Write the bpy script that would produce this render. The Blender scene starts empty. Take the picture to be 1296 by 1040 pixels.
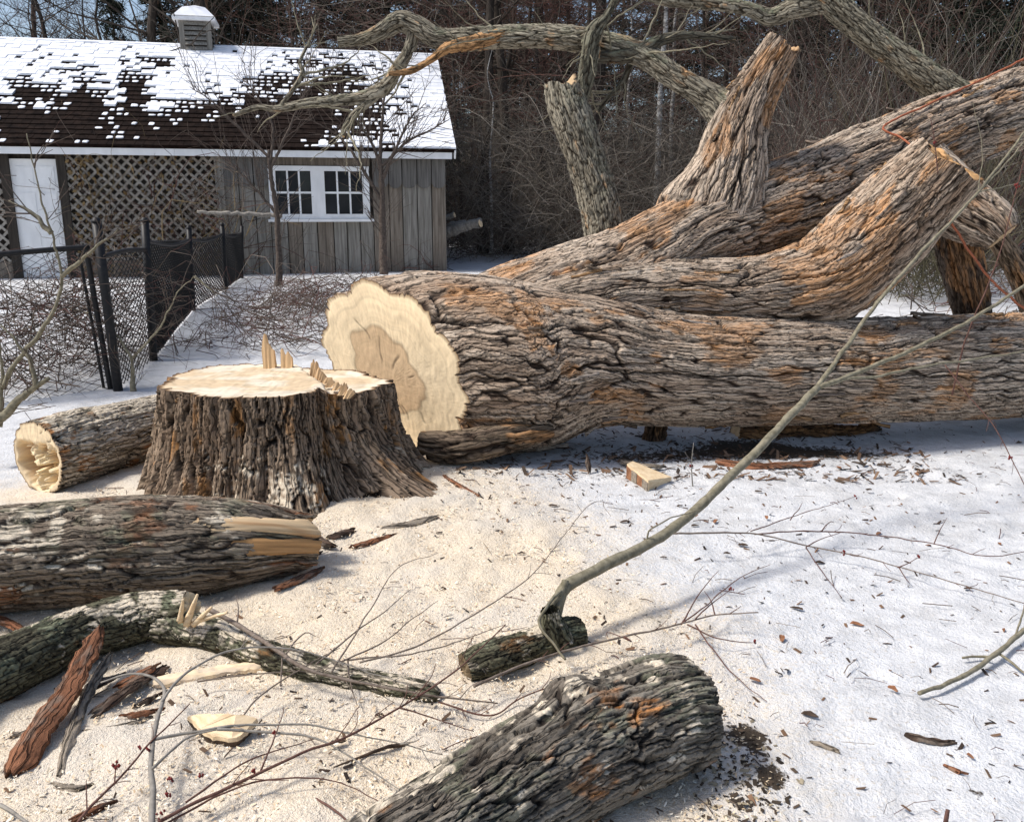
import bpy, math, random
import numpy as np
from mathutils import Vector, Matrix

random.seed(11)
rng = np.random.default_rng(11)
scene = bpy.context.scene
COL = scene.collection

# ------------------------------------------------------------------ camera, sky, sun, exposure
CAM_H, PITCH, FPX = 1.5, math.radians(13.3), 1080.0
cam_d = bpy.data.cameras.new('camera')
cam = bpy.data.objects.new('camera', cam_d)
COL.objects.link(cam)
cam.location = (0, 0, CAM_H)
cam.rotation_euler = (math.pi / 2 - PITCH, 0, 0)
cam_d.sensor_width = 36
cam_d.lens = FPX / 1296 * 36
cam_d.clip_start = 0.05
cam_d.clip_end = 2000
scene.camera = cam

SUN = Vector((-0.58, -0.09, 0.79)).normalized()          # direction towards the sun
world = bpy.data.worlds.new('World')
scene.world = world
world.use_nodes = True
wn = world.node_tree.nodes
wl = world.node_tree.links
wn.clear()
sky = wn.new('ShaderNodeTexSky')
sky.sky_type = 'NISHITA'
sky.sun_disc = False
sky.sun_elevation = math.asin(SUN.z)
sky.sun_rotation = math.atan2(SUN.x, SUN.y)
sky.air_density = 1.0
sky.dust_density = 2.5
sky.ozone_density = 1.2
bg = wn.new('ShaderNodeBackground')
bg.inputs[1].default_value = 0.15
wo = wn.new('ShaderNodeOutputWorld')
wl.new(sky.outputs[0], bg.inputs[0])
wl.new(bg.outputs[0], wo.inputs[0])

sd = bpy.data.lights.new('sun', 'SUN')
sun = bpy.data.objects.new('sun', sd)
COL.objects.link(sun)
sd.energy = 3.8
sd.angle = math.radians(10)
sd.color = (1.0, 0.955, 0.89)
sun.rotation_euler = SUN.to_track_quat('Z', 'Y').to_euler()

scene.view_settings.view_transform = 'Standard'
scene.view_settings.look = 'None'
scene.view_settings.exposure = 0.13
scene.view_settings.gamma = 1.0
scene.view_settings.use_curve_mapping = False
scene.cycles.max_bounces = 4
scene.cycles.use_denoising = True

# ------------------------------------------------------------------ places
CP, SP = math.cos(PITCH), math.sin(PITCH)

def ray(px, py):
    x = (px - 648) / FPX
    y = (520 - py) / FPX
    return np.array([x, CP + y * SP, -SP + y * CP])

def P(px, py, Y):
    d = ray(px, py)
    return np.array([0, 0, CAM_H]) + d * (Y / d[1])

def sstep(a, b, x):
    t = np.clip((x - a) / (b - a), 0, 1)
    return t * t * (3 - 2 * t)

_T = np.random.default_rng(5).random((24, 256, 256))

def vnoise(x, y, seed=0, py=None):
    """value noise 0..1, periodic in y when py is given"""
    x = np.asarray(x, float); y = np.asarray(y, float)
    xi = np.floor(x).astype(np.int64); yi = np.floor(y).astype(np.int64)
    xf = x - xi; yf = y - yi
    xf = xf * xf * (3 - 2 * xf); yf = yf * yf * (3 - 2 * yf)
    t = _T[seed % 24]
    def g(i, j):
        if py: j = np.mod(j, py)
        return t[i & 255, j & 255]
    return (g(xi, yi) * (1 - xf) + g(xi + 1, yi) * xf) * (1 - yf) + (g(xi, yi + 1) * (1 - xf) + g(xi + 1, yi + 1) * xf) * yf

def fbm(x, y, seed=0, py=None, oct=4):
    s = 0; a = 0.5; n = 0
    for k in range(oct):
        f = 2 ** k
        s = s + a * vnoise(np.asarray(x) * f, np.asarray(y) * f, seed + k, None if py is None else py * f)
        n += a; a *= 0.5
    return s / n

STC = np.array([-1.31, 4.60])        # stump centre

def ground_h(x, y, fine=True):
    x = np.asarray(x, float); y = np.asarray(y, float)
    h = 0.36 * sstep(5.0, 14.5, y) + 0.012 * np.clip(y - 16, 0, 60)
    d2 = ((x - STC[0]) / 1.15) ** 2 + ((y - STC[1]) / 0.95) ** 2
    h = h + 0.05 * np.exp(-d2)
    h = h + 0.05 * (fbm(x * 0.7 + 40, y * 0.7 + 40, 3, oct=2) - 0.5)
    if fine:
        m = np.exp(-np.clip(y - 2, 0, 30) / 10)
        h = h + m * (0.030 * (fbm(x * 4 + 90, y * 4 + 90, 6, oct=3) - 0.5) + 0.012 * (fbm(x * 22 + 50, y * 22 + 50, 9, oct=2) - 0.5))
    return h

def G(px, py, h=0.0):
    """point on the ground (plus h) seen at a pixel"""
    d = ray(px, py)
    z = 0.0
    for _ in range(12):
        t = (CAM_H - z - h) / -d[2] if d[2] < -1e-3 else 60
        q = np.array([0, 0, CAM_H]) + d * t
        z = float(ground_h(q[0], q[1]))
    return np.array([q[0], q[1], z + h])

# ------------------------------------------------------------------ mesh helpers
def tag(o, label=None, cat=None, group=None, kind=None):
    if label: o['label'] = label
    if cat: o['category'] = cat
    if group: o['group'] = group
    if kind: o['kind'] = kind
    return o

def thing(name, label, cat, loc=(0, 0, 0), group=None):
    o = bpy.data.objects.new(name, None)
    COL.objects.link(o)
    o.location = [float(c) for c in loc]
    o.empty_display_size = 0.1
    return tag(o, label, cat, group)

def mk(name, V, F, mat, parent=None, color=None, uv=None, smooth=True, origin=None):
    """V (n,3) world points; F (m,3|4) int array or list of lists; part of parent, or its own top-level object"""
    V = np.asarray(V, float).reshape(-1, 3)
    if parent is not None: off = np.array(parent_loc(parent))
    elif origin is not None: off = np.array(origin, float)
    else:
        off = V.mean(0); off[2] = V[:, 2].min()
    me = bpy.data.meshes.new(name)
    if isinstance(F, np.ndarray):
        k = F.shape[1]
        me.vertices.add(len(V)); me.vertices.foreach_set('co', (V - off).astype(np.float32).ravel())
        me.loops.add(F.size); me.loops.foreach_set('vertex_index', F.astype(np.int32).ravel())
        me.polygons.add(len(F))
        me.polygons.foreach_set('loop_start', np.arange(0, F.size, k, dtype=np.int32))
        me.update(calc_edges=True)
    else:
        me.from_pydata([tuple(v) for v in (V - off)], [], F)
    if smooth: me.polygons.foreach_set('use_smooth', np.ones(len(me.polygons), bool))
    if color is not None:
        a = me.attributes.new('tone', 'FLOAT_COLOR', 'POINT')
        c = np.ones((len(V), 4), np.float32); c[:, :3] = np.asarray(color).reshape(-1, 3)
        a.data.foreach_set('color', c.ravel())
    if uv is not None:
        a = me.attributes.new('grain', 'FLOAT_VECTOR', 'POINT')
        c = np.zeros((len(V), 3), np.float32); u = np.asarray(uv).reshape(len(V), -1); c[:, :u.shape[1]] = u
        a.data.foreach_set('vector', c.ravel())
    me.validate()
    if mat: me.materials.append(mat)
    o = bpy.data.objects.new(name, me)
    COL.objects.link(o)
    if parent is not None: o.parent = parent
    else: o.location = off
    return o

def parent_loc(p):
    l = np.zeros(3)
    while p is not None:
        l += np.array(p.location); p = p.parent
    return l

def copy_tree(o, parent=None):
    c = o.copy(); COL.objects.link(c); c.parent = parent
    for ch in list(o.children): copy_tree(ch, c)
    return c

BOXF = [[0, 3, 2, 1], [4, 5, 6, 7], [0, 1, 5, 4], [1, 2, 6, 5], [2, 3, 7, 6], [3, 0, 4, 7]]

def obox(o, a, b, c):
    o, a, b, c = (np.asarray(q, float) for q in (o, a, b, c))
    return np.array([o, o + a, o + a + b, o + b, o + c, o + a + c, o + a + b + c, o + b + c])

def grid_faces(nu, nv, wrap=True):
    i = np.arange(nu - 1)[:, None]; j = np.arange(nv if wrap else nv - 1)[None, :]
    j2 = (j + 1) % nv
    return np.stack(np.broadcast_arrays(i * nv + j, i * nv + j2, (i + 1) * nv + j2, (i + 1) * nv + j), -1).reshape(-1, 4)

def nrm(a):
    return a / np.maximum(np.linalg.norm(a, axis=-1, keepdims=True), 1e-9)

def spline(ctrl, du):
    """Catmull-Rom through (x,y,z,r,...) control rows, resampled every du metres"""
    c = np.asarray(ctrl, float)
    c = np.vstack([2 * c[0] - c[1], c, 2 * c[-1] - c[-2]])
    out = []
    for k in range(1, len(c) - 2):
        t = np.linspace(0, 1, 24, endpoint=False)[:, None]
        p0, p1, p2, p3 = c[k - 1], c[k], c[k + 1], c[k + 2]
        out.append(0.5 * ((2 * p1) + (-p0 + p2) * t + (2 * p0 - 5 * p1 + 4 * p2 - p3) * t ** 2 + (-p0 + 3 * p1 - 3 * p2 + p3) * t ** 3))
    out = np.vstack(out + [c[-2][None]])
    s = np.concatenate([[0], np.cumsum(np.linalg.norm(np.diff(out[:, :3], axis=0), axis=1))])
    n = max(int(s[-1] / du) + 1, 4)
    si = np.linspace(0, s[-1], n)
    res = np.stack([np.interp(si, s, out[:, k]) for k in range(out.shape[1])], 1)
    return res, si

def frames(pts, down=(0, 0, -1)):
    T = nrm(np.gradient(pts, axis=0))
    A = np.zeros_like(T)
    a = np.array(down, float)
    if abs(T[0] @ a) > 0.85: a = np.array([0.0, 1.0, 0.0])
    for k in range(len(T)):
        a = a - (a @ T[k]) * T[k]; a /= np.linalg.norm(a); A[k] = a
    B = np.cross(T, A)
    return T, A, B

def voro(u, v, cu, cv, nb, seed):
    """elongated cells, periodic in v with nb cells; F1, F2-F1, id noise, offset along u"""
    a = u / cu; b = v / cv
    ai = np.floor(a).astype(np.int64); bi = np.floor(b).astype(np.int64)
    t1, t2, t3 = _T[seed % 24], _T[(seed + 7) % 24], _T[(seed + 13) % 24]
    F1 = np.full(a.shape, 9.0); F2 = np.full(a.shape, 9.0); I = np.zeros(a.shape); O = np.zeros(a.shape); Q = np.zeros(a.shape)
    for di in (-1, 0, 1):
        for dj in (-1, 0, 1):
            ci = ai + di; cj = bi + dj; cm = np.mod(cj, nb)
            fx = ci + 0.1 + 0.8 * t1[ci & 255, cm & 255] + 0.5 * (cj & 1); fy = cj + 0.15 + 0.7 * t2[ci & 255, cm & 255]
            d = np.sqrt((a - fx) ** 2 + (b - fy) ** 2)
            m = d < F1
            F2 = np.where(m, F1, np.minimum(F2, d))
            I = np.where(m, t3[ci & 255, cm & 255], I); O = np.where(m, a - fx, O); Q = np.where(m, b - fy, Q)
            F1 = np.where(m, d, F1)
    return F1, F2 - F1, I, O, Q

# bark styles: cell length and width (m), relief (m), colours (linear albedo)
FALLEN = dict(cu=.75, cv=.046, amp=.016, amp2=.009, warp=.8, seam=1, a=(.60, .50, .395), b=(.28, .185, .12), c=(.036, .022, .015), o=(.44, .225, .095), oam=.152, ol=.30, dust=0.0, lich=0.0)
STUMP = dict(cu=.60, cv=.048, amp=.030, amp2=.012, warp=1.1, a=(.34, .255, .18), b=(.16, .108, .072), c=(.026, .017, .012), o=(.36, .17, .05), oam=.10, dust=.1, lich=0.0)
GREY = dict(cu=.36, cv=.036, amp=.015, amp2=.007, warp=1.0, a=(.27, .24, .195), b=(.13, .108, .085), c=(.03, .023, .018), o=(.42, .17, .045), oam=.10, dust=-.1, lich=.35)
DARKLOG = dict(cu=.42, cv=.045, amp=.013, amp2=.006, warp=1.0, a=(.315, .26, .195), b=(.165, .122, .088), c=(.05, .036, .028), o=(.22, .08, .028), oam=.12, dust=.25, lich=.4)
MOSSY = dict(cu=.07, cv=.022, amp=.007, amp2=.004, warp=1.0, a=(.15, .145, .09), b=(.075, .068, .045), c=(.03, .024, .017), o=(.20, .09, .03), oam=.05, dust=.3, lich=.7)
LIMB = dict(cu=.16, cv=.034, amp=.015, amp2=.007, warp=.9, a=(.36, .325, .25), b=(.19, .165, .12), c=(.06, .045, .03), o=(.46, .26, .12), oam=.02, dust=0, lich=.5)

def sweep(ctrl, du, dv, st, seed, lobes=.05, amp=1.0, down=(0, 0, -1), deform=None, flare=None, dust_up=True):
    c, u = spline(ctrl, du)
    pts, r = c[:, :3], np.maximum(c[:, 3], .004)
    Cref = 2 * math.pi * r.mean()
    nv = max(int(2 * math.pi * r.max() / dv), 10)
    th = np.arange(nv) / nv
    T, A, B = frames(pts, down)
    U = np.repeat(u[:, None], nv, 1); TH = np.repeat(th[None], len(u), 0)
    nb = max(int(round(Cref / st['cv'])), 4)
    cv = 1.0 / nb
    # domain warp: plates wander and merge
    w1 = fbm(U / .33 + seed, TH * 7, seed, 7, 3) - .5
    w2 = fbm(U / .06 + seed, TH * 30, seed + 3, 30, 3) - .5
    w3 = fbm(U / .16 + seed * 3, TH * 16, seed + 5, 16, 3) - .5
    vw = TH + st['warp'] * (w1 * .075 + w2 * .026 * min(1, .5 / max(Cref, .2) + .5)) * min(1.0, 1.6 / max(Cref, .3))
    uw = U + st['warp'] * w3 * min(st['cu'], .3) * 1.1
    F1, E, I, O, Q = voro(uw, np.mod(vw, 1.0), st['cu'], cv, nb, seed)
    nb2 = nb * 3
    if st.get('seam'):                      # a few long open seams between fused strands
        nb3 = max(5, int(Cref / .20))
        _, E3, _, _, _ = voro(U + w3 * .5, np.mod(TH + w1 * .05 + w2 * .006, 1.0), 1.7, 1.0 / nb3, nb3, seed + 2)
        sm = sstep(.0, .055, E3)
    else: sm = np.ones_like(U)
    G1, E2, I2, O2, Q2 = voro(uw + w2 * .02, np.mod(vw, 1.0), st['cu'] * .5, 1.0 / nb2, nb2, seed + 4)
    plate = sstep(.0, .10, E)
    fine = sstep(.0, .14, E2)
    big = fbm(U / .5 + 17, TH * max(4, int(Cref / .22)), seed + 15, max(4, int(Cref / .22)), 3) - .5
    h = st['amp'] * (plate * (.45 + .75 * I) + .30 * O * (I - .3) + .42 * Q * np.where(I > .3, -1, 1) * st.get('ledge', 1) + 1.0 * big) + st['amp2'] * (fine * (.35 + .9 * I2) + .6 * O2 * (I2 - .4) + .5 * Q2 * np.where(I2 > .35, -1, 1) * st.get('ledge', 1)) * (.4 + .6 * plate)
    ns = int(Cref / .010 + 2)
    h = h + st['amp2'] * .55 * (fbm(U / .06, TH * ns, seed + 9, ns, 2) - .5)
    h = (h - st['amp'] * .6) * amp - .028 * (1 - sm)
    R = r[:, None] * (1 + lobes * 2 * (fbm(U / max(.5, r.mean() * 2) + seed, TH * 5, seed + 2, 5, 2) - .5))
    if flare is not None: R = R * flare(U, TH)
    hd = h * np.minimum(1, R / .05)
    ca, sa = np.cos(TH * 2 * math.pi), np.sin(TH * 2 * math.pi)
    D = A[:, None] * ca[..., None] + B[:, None] * sa[..., None]
    V = pts[:, None] + D * (R + hd)[..., None]
    if deform is not None: V = deform(V, U, TH)
    # bark colours, darker in the cracks and seams
    mixv = np.clip(.30 * I + .40 * I2 + .85 * fbm(U / .4 + 9, TH * 7, seed + 1, 7, 4) - .28, 0, 1)[..., None]
    a, b, cc, oo = (np.array(st[k]) for k in 'abco')
    col = b + (a - b) * mixv
    crk = (sstep(.02, .14, E) * (.30 + .70 * sstep(0.01, .13, E2)) * (.15 + .85 * sm))[..., None]
    col = cc + (col - cc) * crk
    ov = max(5, int(Cref / st.get('ol', .16) / .5)); on = fbm(U / st.get('ol', .16) + 31, TH * ov, seed + 6, ov, 4)
    thr = .74 - st['oam'] * 1.1
    om = (sstep(thr, thr + .09, on + .10 * (I2 - .5)) * (.35 + .65 * sstep(.05, .3, E2)))[..., None] * .85
    col = col + (oo * (.6 + .8 * I2[..., None]) - col) * om * (.5 + .5 * I[..., None])
    gx = np.gradient(V, axis=0)
    gy = np.roll(V, -1, 1) - np.roll(V, 1, 1)
    N = nrm(np.cross(gy, gx))
    if (N * D).sum(-1).mean() < 0: N = -N
    if st['lich'] > 0:
        ln = fbm(U / .09 + 3, TH * max(6, int(Cref / .08)), seed + 8, max(6, int(Cref / .08)), 4)
        lm = (sstep(.52, .66, ln) * sstep(-.1, .6, D[..., 2]) * st['lich'] * sstep(.05, .3, E2))[..., None]
        col = col + (np.array((.235, .255, .165)) - col) * lm
    if st['dust'] != 0:
        dn = fbm(U / .05 + 13, TH * max(8, int(Cref / .045)), seed + 10, max(8, int(Cref / .045)), 4)
        big = fbm(U / .28 + 5, TH * 6, seed + 11, 6, 2)
        dm = (sstep(.60, .66, dn * .6 + big * .4 + st['dust'] * .22) * sstep(*st.get('dz', (.25, .6)), N[..., 2]))[..., None]
        col = col + (np.array((.66, .57, .44)) - col) * dm * .92
    uv = np.stack([U, TH * Cref, np.full_like(U, seed * 1.7)], -1)
    return dict(V=V, col=np.clip(col, .005, 1), uv=uv, pts=pts, T=T, nu=len(u), nv=nv, r=r, A=A, B=B)

def tube_part(name, sw, mat, parent):
    return mk(name, sw['V'], grid_faces(sw['nu'], sw['nv']), mat, parent, sw['col'], sw['uv'])

SAP = np.array((.80, .64, .42)); HEART = np.array((.56, .39, .225)); ROT = np.array((.50, .27, .10))

def inner(ring, rho):
    n = len(ring); w = max(n // 45, 1)
    k = np.hanning(2 * w + 3)[1:-1]; k /= k.sum()
    s = sum(k[i] * np.roll(ring, i - w, 0) for i in range(2 * w + 1))
    t = sstep(1.0, .93, rho)[:, None, None]
    return ring[None] * (1 - t) + s[None] * t

def face_part(name, ring, mat, parent, seed, K=26, heart=.5, rough=.006, tint=1.0, normal=None, dig=None, sap=SAP, hc=HEART, centre=None):
    """a cut face bounded by the last ring of a log"""
    n = len(ring)
    c = ring.mean(0) if centre is None else np.asarray(centre)
    if normal is None:
        normal = nrm(np.cross(ring[0] - c, ring[n // 4] - c)[None])[0]
    e1 = nrm((ring[0] - c)[None])[0]; e1 = e1 - (e1 @ normal) * normal; e1 /= np.linalg.norm(e1); e2 = np.cross(normal, e1)
    rho = np.linspace(1, 0.004, K) ** .9
    V = c + (inner(ring, rho) - c) * rho[:, None, None]
    X = (V - c) @ e1; Y = (V - c) @ e2
    rad = np.linalg.norm(ring - c, axis=1).mean()
    ang = np.arange(n) / n
    RH = np.repeat(rho[:, None], n, 1)
    edge = np.clip((1 - RH) * 12, 0, 1)
    dis = rough * (fbm(X / .05 + 30, Y / .012 + 30, seed, oct=3) - .5) * 2 * edge + rough * 1.2 * (fbm(X / .2 + 7, Y / .2 + 7, seed + 2, oct=2) - .5) * edge
    hb = heart * (1 + .35 * (fbm(np.cos(ang * 6.283) * 1.3 + 5, np.sin(ang * 6.283) * 1.3 + 5, seed + 4, oct=3) - .5) * 2)
    hm = sstep(hb + .015, hb - .015, RH)[..., None]
    col = sap + (hc - sap) * hm
    rings = vnoise(RH * rad / .009, RH * 0 + 3, seed + 1)[..., None] * .20 + vnoise(RH * rad / .025, ang[None] * 12 + RH * 0, seed + 6, 12)[..., None] * .14
    saw = fbm((X + 2 * Y * Y) / .45 + 9, (Y + .5 * X + .8 * X * X) / .012 + 9, seed + 3, oct=2)[..., None] * .20
    lines = np.exp(-((RH - hb) / .02) ** 2)[..., None]
    col = col * (.80 + rings + saw - .10) * (1 - .35 * lines)
    warm = fbm(X / .14 + 4, Y / .14 + 4, seed + 8, oct=3)[..., None]
    col = col * (1 - .12 * sstep(.45, .75, warm)) * np.array(tint)
    # drying checks: narrow radial splits
    rr = np.random.default_rng(seed)
    for _ in range(9 if K > 30 else 4):
        a0 = rr.random(); s0 = rr.uniform(.1, .7); s1 = s0 + rr.uniform(.12, .35); wv = .0022 * (1 + .0 * RH)
        da = np.abs((ang[None] - a0 + .012 * np.sin(RH * 14 + a0 * 9) + .5) % 1 - .5)
        ck = np.exp(-(da * RH / wv) ** 2) * sstep(s0, s0 + .05, RH) * sstep(s1, s1 - .05, RH)
        col = col * (1 - .5 * ck[..., None]); dis = dis - .004 * ck
    col[0] = (.07, .042, .024)                     # rim of inner bark
    if K > 12: col[1] = col[1] * .35 + np.array((.20, .105, .045)) * .65
    if K > 30: col[2] = col[2] * .75
    if dig is not None:
        dd, dcol, dmask = dig(X, Y, RH, ang)
        dis = dis + dd; col = col + (dcol - col) * dmask[..., None]
    V = V + normal * dis[..., None]
    return mk(name, V, grid_faces(K, n), mat, parent, np.clip(col, .005, 1), np.stack([X, Y, X * 0 + seed], -1))

def tubes(Pn, R, sides=3):
    """Pn (N,n,3) polylines, R (N,n) radii -> verts, quads"""
    Pn = np.asarray(Pn, float); N, n = Pn.shape[:2]
    T = nrm(np.gradient(Pn, axis=1))
    ref = np.where(np.abs(nrm(Pn[:, -1] - Pn[:, 0])[:, 2:3]) > .8, np.array([[1., .13, 0]]), np.array([[.1, .2, 1.]]))[:, None]
    A = nrm(np.cross(T, ref)); B = np.cross(T, A)
    an = np.arange(sides) / sides * 2 * math.pi
    V = Pn[:, :, None] + (A[:, :, None] * np.cos(an)[:, None] + B[:, :, None] * np.sin(an)[:, None]) * np.asarray(R)[:, :, None, None]
    g = grid_faces(n, sides)
    F = (g[None] + (np.arange(N) * n * sides)[:, None, None]).reshape(-1, 4)
    return V.reshape(-1, 3), F

def stick(ctrl, r0, r1, seed=0, wob=.0, du=None, sides=7, knots=True):
    """one tapering round stick through 3-D points"""
    c = np.asarray(ctrl, float)
    L = np.linalg.norm(np.diff(c, axis=0), axis=1).sum()
    q, s = spline(np.hstack([c, np.linspace(r0, r1, len(c))[:, None]]), du or max(L / 60, .012))
    w = (np.stack([fbm(s / .06 + seed * 7.3 + k * 31, s * 0 + seed, seed + k, oct=2) for k in range(3)], 1) - .5) * wob
    q[:, :3] += w * np.minimum(1, s / .05)[:, None]
    R = np.linspace(r0, r1, len(s)) if len(c) < 3 else q[:, 3]
    R = np.maximum(R, .0008)
    if knots: R = R * (1 + .18 * (vnoise(s / .02 + seed, s * 0 + 1, seed + 3) - .5) + .35 * np.maximum(0, vnoise(s / .045 + seed * 3, s * 0 + 5, seed + 5) - .78))
    V, F = tubes(q[None, :, :3], R[None], sides)
    n = len(V)
    V = np.vstack([V, q[0, :3], q[-1, :3]])
    Fl = np.vstack([F, [[n, (k + 1) % sides, k, k] for k in range(sides)], [[n + 1, n - sides + k, n - sides + (k + 1) % sides, n - sides + (k + 1) % sides] for k in range(sides)]])
    return V, [list(dict.fromkeys(f)) for f in Fl.tolist()], q

def stick_part(name, ctrl, r0, r1, mat, parent, **k):
    V, F, q = stick(ctrl, r0, r1, **k)
    return mk(name, V, F, mat, parent), q

# ------------------------------------------------------------------ materials
def mat_new(name):
    m = bpy.data.materials.new(name); m.use_nodes = True
    nt = m.node_tree
    return m, nt, nt.nodes['Principled BSDF']

def nd(nt, t, **k):
    n = nt.nodes.new(t)
    for a, b in k.items(): setattr(n, a, b)
    return n

def toned(name, rough=.9, spec=.2, bump=.5, scale=(60, 260, 60), vary=.35, dist=.004):
    """tone attribute x fine grain, with fine relief along the grain coordinates"""
    m, nt, b = mat_new(name)
    at = nd(nt, 'ShaderNodeAttribute', attribute_name='tone')
    gr = nd(nt, 'ShaderNodeAttribute', attribute_name='grain')
    mp = nd(nt, 'ShaderNodeMapping'); mp.inputs['Scale'].default_value = scale
    nt.links.new(gr.outputs['Vector'], mp.inputs[0])
    n1 = nd(nt, 'ShaderNodeTexNoise'); n1.inputs['Scale'].default_value = 1; n1.inputs['Detail'].default_value = 5; n1.inputs['Roughness'].default_value = .65
    nt.links.new(mp.outputs[0], n1.inputs['Vector'])
    mr = nd(nt, 'ShaderNodeMapRange'); mr.inputs[1].default_value = .25; mr.inputs[2].default_value = .75
    mr.inputs[3].default_value = 1 - vary; mr.inputs[4].default_value = 1 + vary
    nt.links.new(n1.outputs[0], mr.inputs[0])
    mx = nd(nt, 'ShaderNodeVectorMath', operation='SCALE')
    nt.links.new(at.outputs['Color'], mx.inputs[0]); nt.links.new(mr.outputs[0], mx.inputs['Scale'])
    nt.links.new(mx.outputs[0], b.inputs['Base Color'])
    bp = nd(nt, 'ShaderNodeBump'); bp.inputs['Strength'].default_value = bump; bp.inputs['Distance'].default_value = dist
    nt.links.new(n1.outputs[0], bp.inputs['Height']); nt.links.new(bp.outputs[0], b.inputs['Normal'])
    b.inputs['Roughness'].default_value = rough; b.inputs['Specular IOR Level'].default_value = spec
    return m

def plain(name, c1, c2, scale=20, rough=.85, stretch=(1, 1, 1), bump=.3, dist=.003, spec=.25, detail=4, metal=0):
    """two-colour noise in object space"""
    m, nt, b = mat_new(name)
    tc = nd(nt, 'ShaderNodeTexCoord')
    mp = nd(nt, 'ShaderNodeMapping'); mp.inputs['Scale'].default_value = stretch
    nt.links.new(tc.outputs['Object'], mp.inputs[0])
    n1 = nd(nt, 'ShaderNodeTexNoise'); n1.inputs['Scale'].default_value = scale; n1.inputs['Detail'].default_value = detail; n1.inputs['Roughness'].default_value = .6
    nt.links.new(mp.outputs[0], n1.inputs['Vector'])
    cr = nd(nt, 'ShaderNodeValToRGB')
    cr.color_ramp.elements[0].position = .32; cr.color_ramp.elements[1].position = .68
    cr.color_ramp.elements[0].color = (*c1, 1); cr.color_ramp.elements[1].color = (*c2, 1)
    nt.links.new(n1.outputs[0], cr.inputs[0]); nt.links.new(cr.outputs[0], b.inputs['Base Color'])
    if bump:
        bp = nd(nt, 'ShaderNodeBump'); bp.inputs['Strength'].default_value = bump; bp.inputs['Distance'].default_value = dist
        nt.links.new(n1.outputs[0], bp.inputs['Height']); nt.links.new(bp.outputs[0], b.inputs['Normal'])
    b.inputs['Roughness'].default_value = rough; b.inputs['Specular IOR Level'].default_value = spec; b.inputs['Metallic'].default_value = metal
    return m

M = {}
M['bark'] = toned('bark', scale=(28, 190, 28), bump=.9, vary=.30, dist=.006)
def crack_lines(m):
    # fine splits along the grain, finer than the mesh
    nt = m.node_tree; b = nt.nodes['Principled BSDF']
    gr = nd(nt, 'ShaderNodeAttribute', attribute_name='grain')
    nz = nd(nt, 'ShaderNodeTexNoise'); nz.inputs['Scale'].default_value = 14; nz.inputs['Detail'].default_value = 3
    nt.links.new(gr.outputs['Vector'], nz.inputs['Vector'])
    ad = nd(nt, 'ShaderNodeVectorMath', operation='MULTIPLY_ADD'); nt.links.new(nz.outputs['Color'], ad.inputs[0]); ad.inputs[1].default_value = (.06, .035, .03); nt.links.new(gr.outputs['Vector'], ad.inputs[2])
    mp = nd(nt, 'ShaderNodeMapping'); mp.inputs['Scale'].default_value = (4.0, 52, 6); nt.links.new(ad.outputs[0], mp.inputs[0])
    vo = nd(nt, 'ShaderNodeTexVoronoi', feature='DISTANCE_TO_EDGE'); vo.inputs['Scale'].default_value = 1; nt.links.new(mp.outputs[0], vo.inputs['Vector'])
    mr = nd(nt, 'ShaderNodeMapRange', interpolation_type='SMOOTHSTEP'); nt.links.new(vo.outputs['Distance'], mr.inputs[0]); mr.inputs[1].default_value = .0; mr.inputs[2].default_value = .11; mr.inputs[3].default_value = 0.0; mr.inputs[4].default_value = 1
    old = b.inputs['Base Color'].links[0].from_socket
    hf = nd(nt, 'ShaderNodeTexNoise'); hf.inputs['Scale'].default_value = 320; hf.inputs['Detail'].default_value = 4; hf.inputs['Roughness'].default_value = .7
    mp2 = nd(nt, 'ShaderNodeMapping'); mp2.inputs['Scale'].default_value = (.45, 1, 1); nt.links.new(gr.outputs['Vector'], mp2.inputs[0]); nt.links.new(mp2.outputs[0], hf.inputs['Vector'])
    mh = nd(nt, 'ShaderNodeMapRange'); nt.links.new(hf.outputs[0], mh.inputs[0]); mh.inputs[1].default_value = .3; mh.inputs[2].default_value = .7; mh.inputs[3].default_value = .68; mh.inputs[4].default_value = 1.32
    s0 = nd(nt, 'ShaderNodeVectorMath', operation='SCALE'); nt.links.new(old, s0.inputs[0]); nt.links.new(mh.outputs[0], s0.inputs['Scale']); old = s0.outputs[0]
    b9 = nd(nt, 'ShaderNodeBump'); b9.inputs['Strength'].default_value = .8; b9.inputs['Distance'].default_value = .0022
    nt.links.new(hf.outputs[0], b9.inputs['Height'])
    mc = nd(nt, 'ShaderNodeMapRange'); nt.links.new(mr.outputs[0], mc.inputs[0]); mc.inputs[3].default_value = .38; mc.inputs[4].default_value = 1.06
    sc = nd(nt, 'ShaderNodeVectorMath', operation='SCALE'); nt.links.new(old, sc.inputs[0]); nt.links.new(mc.outputs[0], sc.inputs['Scale']); nt.links.new(sc.outputs[0], b.inputs['Base Color'])
    bp0 = b.inputs['Normal'].links[0].from_node; nt.links.new(b9.outputs[0], bp0.inputs['Normal'])
    bp = nd(nt, 'ShaderNodeBump'); bp.inputs['Strength'].default_value = .9; bp.inputs['Distance'].default_value = .007
    nt.links.new(mr.outputs[0], bp.inputs['Height']); nt.links.new(bp0.outputs[0], bp.inputs['Normal']); nt.links.new(bp.outputs[0], b.inputs['Normal'])
crack_lines(M['bark'])
M['cut_wood'] = toned('cut_wood', rough=.75, bump=.35, scale=(25, 220, 10), vary=.12, dist=.002)
M['tone'] = toned('tone', bump=.0, scale=(40, 40, 40), vary=.2)
M['pole'] = plain('young_bark', (.13, .115, .075), (.27, .24, .17), 45, bump=.4)
M['twig'] = plain('twig_bark', (.12, .09, .07), (.24, .195, .16), 60, bump=.2)
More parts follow.
